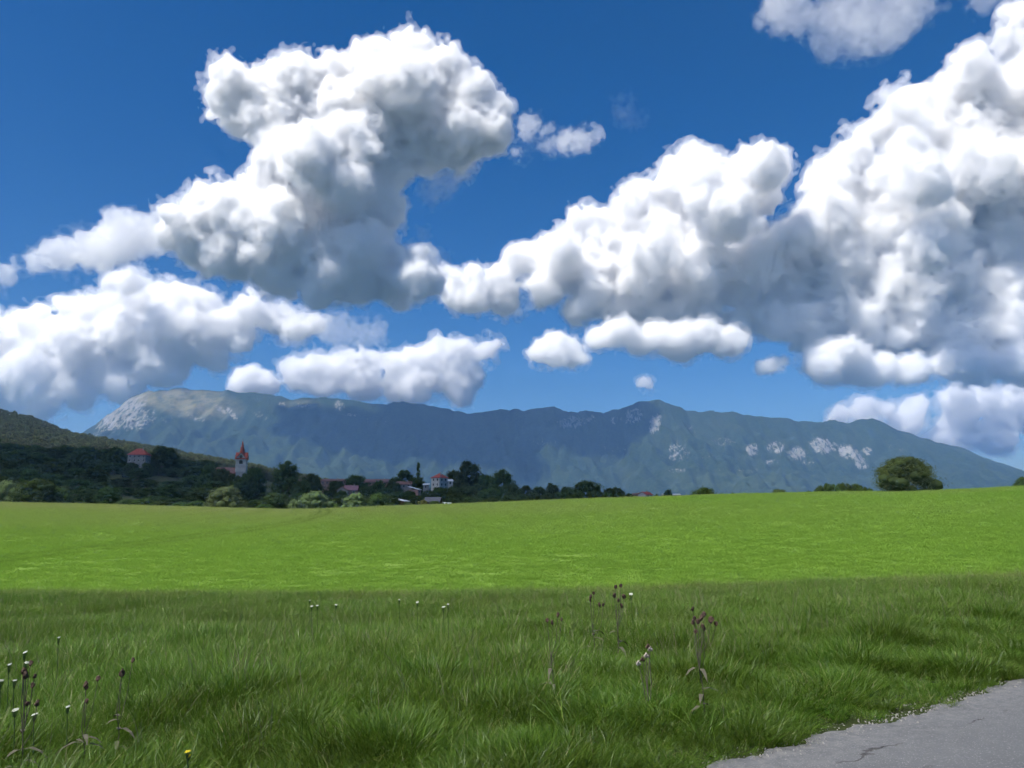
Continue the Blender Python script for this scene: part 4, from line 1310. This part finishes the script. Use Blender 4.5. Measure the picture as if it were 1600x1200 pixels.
for px, py, h, r_, lb in [(39, 1019, .62, .040, 'white umbel above the largest teasel, topmost of the left cluster'), (15, 1038, .58, .036, 'white umbel left of the largest teasel heads'), (42, 1035, .60, .040, 'white umbel just over the largest teasel heads'),
                          (2, 1063, .52, .034, 'white umbel cut by the left edge'), (23, 1063, .52, .030, 'white umbel between the left edge and the largest teasel'), (92, 996, .62, .030, 'single white umbel above and right of the left cluster'),
                          (24, 1109, .42, .045, 'flat white umbel low beside the stem of the largest teasel'), (54, 1116, .40, .040, 'lowest white umbel right of the largest teasel stem'),
                          (484, 938, .62, .035, 'uppermost of three white umbels far off left of centre'), (487, 947, .60, .045, 'left lower umbel of the three left of centre'), (496, 946, .60, .045, 'right lower umbel of the three left of centre'), (525, 945, .6, .045, 'white umbel right of the group of three'),
                          (624, 937, .62, .04, 'pale umbel in the middle distance left of the pair'), (652, 941, .62, .05, 'wide pale umbel in the middle of the meadow'), (693, 948, .60, .05, 'brightest white umbel in the middle of the meadow'), (700, 944, .62, .035, 'small umbel touching the brightest one'),
                          (986, 928, .70, .06, 'white umbel right of the tallest teasel at the field edge'), (106, 1104, .42, .03, 'small white flower right of the low teasel in the grass')]:
    umbel(px, py, h, r_ * .48, lb)
umbel(293, 1174, .30, .018, 'small yellow flower in the verge at the bottom left', YELLOW, 'buttercup', 'flower', None)
umbel(294, 1181, .27, .015, 'second yellow flower just below the first at the bottom left', YELLOW, 'buttercup', 'flower', None)
# ------------------------------------------------------------------ clouds: closed billowing bodies of bright scattering vapour
def cloud_material(name, density, g=0.3):
    m = bpy.data.materials.new(name)
    m.use_nodes = True
    n = m.node_tree
    n.nodes.clear()
    v = n.nodes.new('ShaderNodeVolumeScatter')
    v.inputs['Color'].default_value = (.992, .992, .992, 1)
    v.inputs['Density'].default_value = density
    v.inputs['Anisotropy'].default_value = g
    o = n.nodes.new('ShaderNodeOutputMaterial')
    n.links.new(v.outputs[0], o.inputs['Volume'])
    return m


def cloud(label, D, blobs, seed, voxel=2.3, mfp=6.5, base_py=None, base=None, rough=1.0, copies=2, spread=0.9, lumps=15, shrink=0.90, world=False, veil=0.16, core=1.0, blend=3.5, kind=None):
    """blobs: (x, y, r) in photograph pixels at distance D; world=True: (x, y, z, r) in metres. mfp, voxel in pixels."""
    rng = np.random.default_rng(seed)
    if base_py: base = at(800, base_py, D).z
    px = D / FPX                                  # metres of one photograph pixel at this distance
    sph = []
    if world:
        prim = [(Vector(b[:3]), b[3]) for b in blobs]
    else:
        prim = []
        for (x, y, r) in blobs:
            for k in range(copies):
                dy = 0.0 if k == 0 else rng.normal() * spread * r * px
                rr = r * px * shrink * (1.0 if k == 0 else rng.uniform(0.7, 1.0))
                c = at(x, y, D)
                if k: c = c + Vector((rng.normal() * .15 * r * px, dy, rng.normal() * .12 * r * px))
                else: c.y += rng.normal() * .3 * r * px
                prim.append((c, rr))
    for c, r in prim:
        for _ in range(lumps):
            d = rng.normal(size=3); d /= np.linalg.norm(d)
            if d[2] < -0.35 and rng.random() < .7: d[2] = -d[2]
            r2 = r * rng.uniform(.14, .38)
            c2 = np.array(c) + d * (r * rng.uniform(.72, .98))
            sph.append((*c2, r2))
            for _ in range(7):
                e = rng.normal(size=3); e /= np.linalg.norm(e)
                e = e + d * .6; e /= np.linalg.norm(e)
                r3 = r2 * rng.uniform(.22, .5)
                if r3 > 1.2 * voxel * px:
                    sph.append((*(c2 + e * r2 * rng.uniform(.75, 1.05)), r3))
    pri = np.array([(*c, r) for c, r in prim])
    sph = np.array(sph) if sph else pri
    v = voxel * px
    pad = v * 11
    lo = (np.concatenate([sph, pri])[:, :3] - np.concatenate([sph, pri])[:, 3:4]).min(0) - pad
    hi = (np.concatenate([sph, pri])[:, :3] + np.concatenate([sph, pri])[:, 3:4]).max(0) + pad
    n = np.ceil((hi - lo) / v).astype(int) + 1
    big = np.float32(11 * v)

    def dist(p, r, pad):
        a = np.maximum(np.floor((p - r - pad - lo) / v).astype(int), 0)
        b = np.minimum(np.ceil((p + r + pad - lo) / v).astype(int) + 1, n)
        g = [(np.arange(a[i], b[i]) * v + lo[i] - p[i]).astype(np.float32) ** 2 for i in range(3)]
        return (slice(a[0], b[0]), slice(a[1], b[1]), slice(a[2], b[2])), np.sqrt(g[0][:, None, None] + g[1][None, :, None] + g[2][None, None, :]) - np.float32(r)

    acc = np.full(n, 1e-9, np.float32)            # the big lobes melt into each other
    kk = np.float32(blend * v)
    for q in pri:
        sl, d = dist(q[:3], q[3], pad)
        acc[sl] += np.exp(np.clip(-d / kk, -20, 20))
    f = np.minimum(-kk * np.log(acc) + kk * np.float32(.5), big)
    for q in sph:
        sl, d = dist(q[:3], q[3], 6 * v)
        sub = f[sl]
        np.minimum(sub, d, out=sub)
    if base is not None:                          # a flattish, uneven underside
        bz = base + lattice_noise((n[0], n[1], 4), 26, rng)[:, :, 0] * v * 2.5
        zz = (np.arange(n[2]) * v + lo[2]).astype(np.float32)
        f = np.maximum(f, bz[:, :, None] - zz[None, None, :])
    mid = lattice_noise(n, 8, rng)
    fine = lattice_noise(n, 4, rng)
    tiny = lattice_noise(n, 2.1, rng)
    nz = lattice_noise(n, 34, rng) * 2.4 + lattice_noise(n, 17, rng) * 1.6 + mid * 1.6 + fine * 1.8 + tiny * 1.5
    nz -= 1.9 * np.abs(mid[::-1, :, ::-1]) + 1.7 * np.abs(fine[::-1, ::-1])
    far = f > 9 * v
    f += nz * np.float32(v * rough)
    f[far] = big

    def body(g, iso, mat):
        g = g.copy()
        g[0], g[-1], g[:, 0], g[:, -1], g[:, :, 0], g[:, :, -1] = big, big, big, big, big, big
        np.minimum(g, big, out=g)
        grid = openvdb.FloatGrid(float(big))
        grid.copyFromArray(g, tolerance=0.0)
        pts, tris, quads = grid.convertToPolygons(isovalue=float(iso), adaptivity=.8)
        pts = pts * v + lo - org
        return np_mesh('cloud', pts, quads if len(quads) else None, tris if len(tris) else None, mat)

    org = pri[:, :3].mean(0)
    me = body(f, -core * v, cloud_material('cloud_vapour', 1.0 / (mfp * px)))
    o = org
    ob = link('cloud', me)
    ob.location = o
    tag(ob, label, 'cloud', 'cumulus clouds in the sky', kind)
    if veil:                                       # frayed, thin outer vapour
        torn = np.clip(lattice_noise(n, 20, rng) * 1.2 + .5, .15, 1.3)
        g = f + torn * (fine * 4.4 + tiny * 4.2 + mid[:, ::-1] * 3.2) * np.float32(v)
        g[far] = big
        link('mist_fringe', body(g, v * 1.5, cloud_material('cloud_mist', veil / (mfp * px))), ob)
    print('cloud', tuple(n), sum(len(o_.data.loop_triangles) if o_.data.calc_loop_triangles() is None else 0 for o_ in [ob] + list(ob.children)), round(time.time() - T0, 1))
    return ob



cloud('tall anvil shaped white cloud standing left of centre above the summit', 5250,
      [(650,85,48),(690,110,45),(600,110,45),(730,150,48),(760,200,38),(640,160,70),(570,120,40),(520,115,36),(470,130,45),(420,130,40),(370,135,38),(350,165,32),(380,180,40),(440,180,55),(520,180,65),(590,210,60),(660,220,60),(720,220,48),(775,170,22),
       (430,235,30),(480,250,60),(540,260,60),(600,260,45),(440,265,35),(500,310,70),(560,310,65),(600,330,35),(410,290,30),
       (310,300,22),(330,330,45),(380,330,50),(290,345,32),(260,370,28),(300,380,40),(360,390,50),(430,380,65),(510,390,65),(580,400,50),(440,420,45),(530,430,45),(610,430,42),(660,440,36),(560,450,30),(500,455,25)], 1, base_py=474)
cloud('thin streamer of cloud trailing down left from the tall cloud', 5900,
      [(15,435,18),(55,412,22),(100,395,25),(140,385,28),(180,370,28),(215,360,20),(100,420,16),(140,405,18),(242,352,10),(190,345,12)], 2, mfp=30, rough=1.7, shrink=.95)
cloud('low broad cloud bank at the left edge above the wooded hill', 8200,
      [(240,460,30),(200,470,32),(280,470,30),(320,480,25),(150,490,32),(110,490,28),(60,510,30),(20,520,28),(0,540,35),(60,550,45),(120,540,45),(200,520,50),(270,520,45),(320,520,35),(360,510,30),(400,482,28),(430,500,30),(460,515,25),(490,508,18),(380,535,22),(330,555,25),(250,570,40),(170,580,45),(90,590,45),(20,600,45),(60,635,25),(120,620,30),(190,605,30),(0,635,25),(-50,560,60),(-70,610,50)], 3, mfp=8)
cloud('puffy cloud rising right behind the left half of the ridge', 11000,
      [(460,585,22),(500,572,24),(540,567,22),(580,567,22),(620,572,22),(650,562,20),(500,600,28),(560,600,28),(620,600,28),(680,555,20),(690,540,13),(720,555,20),(750,547,15),(775,538,11),(700,585,26),(740,585,20),(660,600,25),(720,612,22),(640,615,18)], 4, mfp=8, voxel=2.2)
cloud('small rounded cloud peeking over the ridge beside the puffy one', 11200, [(395,602,20),(376,608,13),(415,608,15)], 5, mfp=6, voxel=2.0)
cloud('pointed middle cloud reaching left in a long ragged tongue', 7700,
      [(1085,250,26),(1060,272,26),(1110,270,30),(1145,272,26),(1190,252,18),(1215,242,13),(1180,290,30),(1203,315,16),(1030,300,28),(1000,312,28),(975,337,28),(1080,320,45),(1140,330,45),(930,352,26),(900,337,12),(900,367,23),(960,385,40),(1030,370,45),(1100,390,50),(1170,380,42),(860,387,22),(830,397,20),(800,402,15),(870,420,33),(930,430,42),(1000,430,50),(1080,440,50),(1150,440,50),(1205,405,40),(780,432,22),(740,432,20),(715,442,16),(692,420,10),(740,468,18),(790,462,24),(850,458,28),(920,465,28),(990,475,28),(1060,485,28),(710,462,14),(1220,460,40),(900,485,20),(960,492,20),(1030,500,22),(1100,500,26),(1160,500,28)], 6, base_py=512, copies=3, spread=1.3)
cloud('huge towering white cloud filling the right side of the sky', 7500,
      [(1585,60,28),(1595,30,28),(1610,95,40),(1490,135,33),(1520,155,40),(1560,155,45),(1600,150,50),(1412,160,23),(1440,170,35),(1395,170,20),(1380,200,33),(1350,205,23),(1430,215,50),(1500,215,60),(1580,220,60),(1330,240,33),(1302,257,24),(1280,287,22),(1310,295,45),(1380,285,60),(1460,295,65),(1550,300,70),(1268,337,24),(1252,362,20),(1290,350,50),(1370,360,60),(1450,370,65),(1550,380,70),(1630,300,80),(1660,200,80),(1660,400,80),(1232,390,36),(1300,420,55),(1380,440,55),(1470,450,55),(1560,460,55),(1650,470,60),(1230,450,40),(1300,490,32),(1380,500,32),(1460,505,32),(1550,510,32),(1650,515,40),(1200,495,28),(1150,508,20),(1250,500,34),(1340,510,34),(1420,515,34),(1500,520,34),(1600,520,40),(1210,515,24),(1275,525,26),(1335,528,28),(1395,530,28),(1455,532,28),(1515,534,28),(1575,536,30),(1640,536,32),(1420,480,45),(1520,490,45),(1340,470,42)], 7, voxel=2.9, base_py=550, spread=1.4)
cloud('flat grey bottomed cloud under the middle one, over the ridge', 7100,
      [(950,522,20),(980,517,20),(1020,522,23),(1060,526,22),(1100,527,20),(1140,532,18),(1000,540,16),(1060,542,14),(930,527,12)], 8, base_py=556, voxel=2.2, copies=3)
cloud('long low grey cloud at the right edge beneath the huge cloud', 7100,
      [(1275,567,18),(1310,557,22),(1340,562,20),(1290,580,12),(1380,572,18),(1430,572,18),(1480,567,18),(1530,562,23),(1570,572,23),(1605,580,28),(1350,580,12),(1420,583,11),(1520,585,13),(1650,575,30)], 9, base_py=597, voxel=2.2, copies=3)
cloud('tiny cloud scrap just left of the long low grey cloud', 7100, [(1190,571,11),(1207,570,9),(1222,567,6)], 10, voxel=1.6, mfp=10)
cloud('lone small cloud floating clear above the middle of the ridge', 7000, [(870,537,18),(850,548,16),(890,550,20),(835,553,10),(910,560,11),(870,558,14)], 11, voxel=1.7, mfp=8, base_py=572)
cloud('smallest round cloud puff right above the central summit', 9500, [(1008,597,9),(1000,600,6),(1018,600,7)], 12, voxel=1.3, mfp=12)
cloud('torn little cloud drifting right of the tall left cloud', 5600, [(855,223,12),(880,217,14),(905,217,11),(925,214,6),(835,192,10),(815,205,10),(820,188,8),(810,245,6)], 13, voxel=1.9, mfp=48, rough=2.1, shrink=1.1)
cloud('thin grey cloud touching the top edge on the right', 2700,
      [(1215,22,26),(1250,15,28),(1310,60,26),(1340,70,21),(1370,62,22),(1400,30,28),(1300,32,32),(1350,20,34),(1450,8,20),(1530,-4,22),(1580,-6,18),(1230,-10,30),(1420,-15,30)], 14, mfp=120, rough=1.9)
cloud('cream cloud bank behind the right end of the ridge', 12000,
      [(1310,647,17),(1340,642,20),(1380,642,20),(1430,637,22),(1480,632,22),(1530,627,26),(1580,622,26),(1610,622,28),(1350,662,24),(1420,667,28),(1500,672,33),(1570,680,33),(1620,660,35),(1470,685,25),(1650,640,40),(1300,660,14)], 15, mfp=8, voxel=2.3)
cloud('faint wisp hanging below the right arm of the tall cloud', 5400, [(690,285,14),(705,275,12),(680,300,10),(720,262,12),(668,310,8),(735,255,8)], 16, voxel=1.9, mfp=120, rough=2.6, shrink=1.1)
cloud('faint wisp high in the blue gap between the two tall clouds', 6500, [(970,165,12),(985,175,14),(978,158,8),(992,185,7)], 17, voxel=1.7, mfp=800, rough=3.6, shrink=1.2)
cloud('frayed scrap of cloud right of the low left cloud bank', 7600, [(520,515,16),(545,520,14),(575,518,14),(595,512,9),(560,528,8)], 18, voxel=1.9, mfp=100, rough=2.4, shrink=1.1)
cloud('frayed shreds beside the right base of the tall cloud', 5400, [(648,385,12),(660,375,12),(655,400,12),(672,398,9),(690,405,8)], 19, voxel=1.8, mfp=120, rough=2.4, shrink=1.1)
# clouds overhead and to the left, out of the picture, whose shade lies on the meadow and on the village
def shade_blobs(x0, x1, y0, y1, z, r, seed, step=.9, slant=False):
    rg = random.Random(seed)
    ox, oy = SUN_DIR.x / SUN_DIR.z * z, SUN_DIR.y / SUN_DIR.z * z
    out = []
    x = x0 + r
    while x <= x1 - r + 1:
        sk = .8 * max(-170, min(170, x)) if slant else 0.0
        y = y0 + r + sk
        while y <= y1 - r + 1 + sk:
            out.append((x + ox + rg.uniform(-.1, .1) * r, y + oy + rg.uniform(-.05, .05) * r, z + rg.uniform(0, .5) * r, r * rg.uniform(.92, 1.05)))
            y += r * step
        x += r * step * (.6 if slant else 1)
    return out


cloud('cloud overhead outside the view shading the meadow', 1250, shade_blobs(-500, 500, -560, 33, 1260, 110, 3, slant=True), 21, voxel=14, mfp=1800, lumps=0, rough=.35, world=True, veil=0, core=0, kind='structure')
cloud('cloud high on the left outside the view shading the village', 1500, shade_blobs(-560, 330, 385, 760, 1260, 110, 4), 22, voxel=14, mfp=170, lumps=2, rough=.5, world=True, veil=0, core=0, kind='structure')

# ------------------------------------------------------------------ haze: the summer air between here and the mountain
bm = bmesh.new()
bmesh.ops.create_cube(bm, size=1.0)
me = bpy.data.meshes.new('haze')
bm.to_mesh(me); bm.free()
m = bpy.data.materials.new('summer_haze')
m.use_nodes = True
n = m.node_tree
n.nodes.clear()
pv = n.nodes.new('ShaderNodeVolumePrincipled')
pv.inputs['Color'].default_value = (.26, .52, 1.0, 1)
pv.inputs['Density'].default_value = 6.0e-5
pv.inputs['Anisotropy'].default_value = 0.0
o = n.nodes.new('ShaderNodeOutputMaterial')
n.links.new(pv.outputs[0], o.inputs['Volume'])
me.materials.append(m)
haze = link('haze', me)
zlo, zhi = -27.0, 1030.0
haze.scale = (26000, 14600, zhi - zlo)
haze.location = (0, 3300, (zlo + zhi) / 2)
tag(haze, kind='stuff')
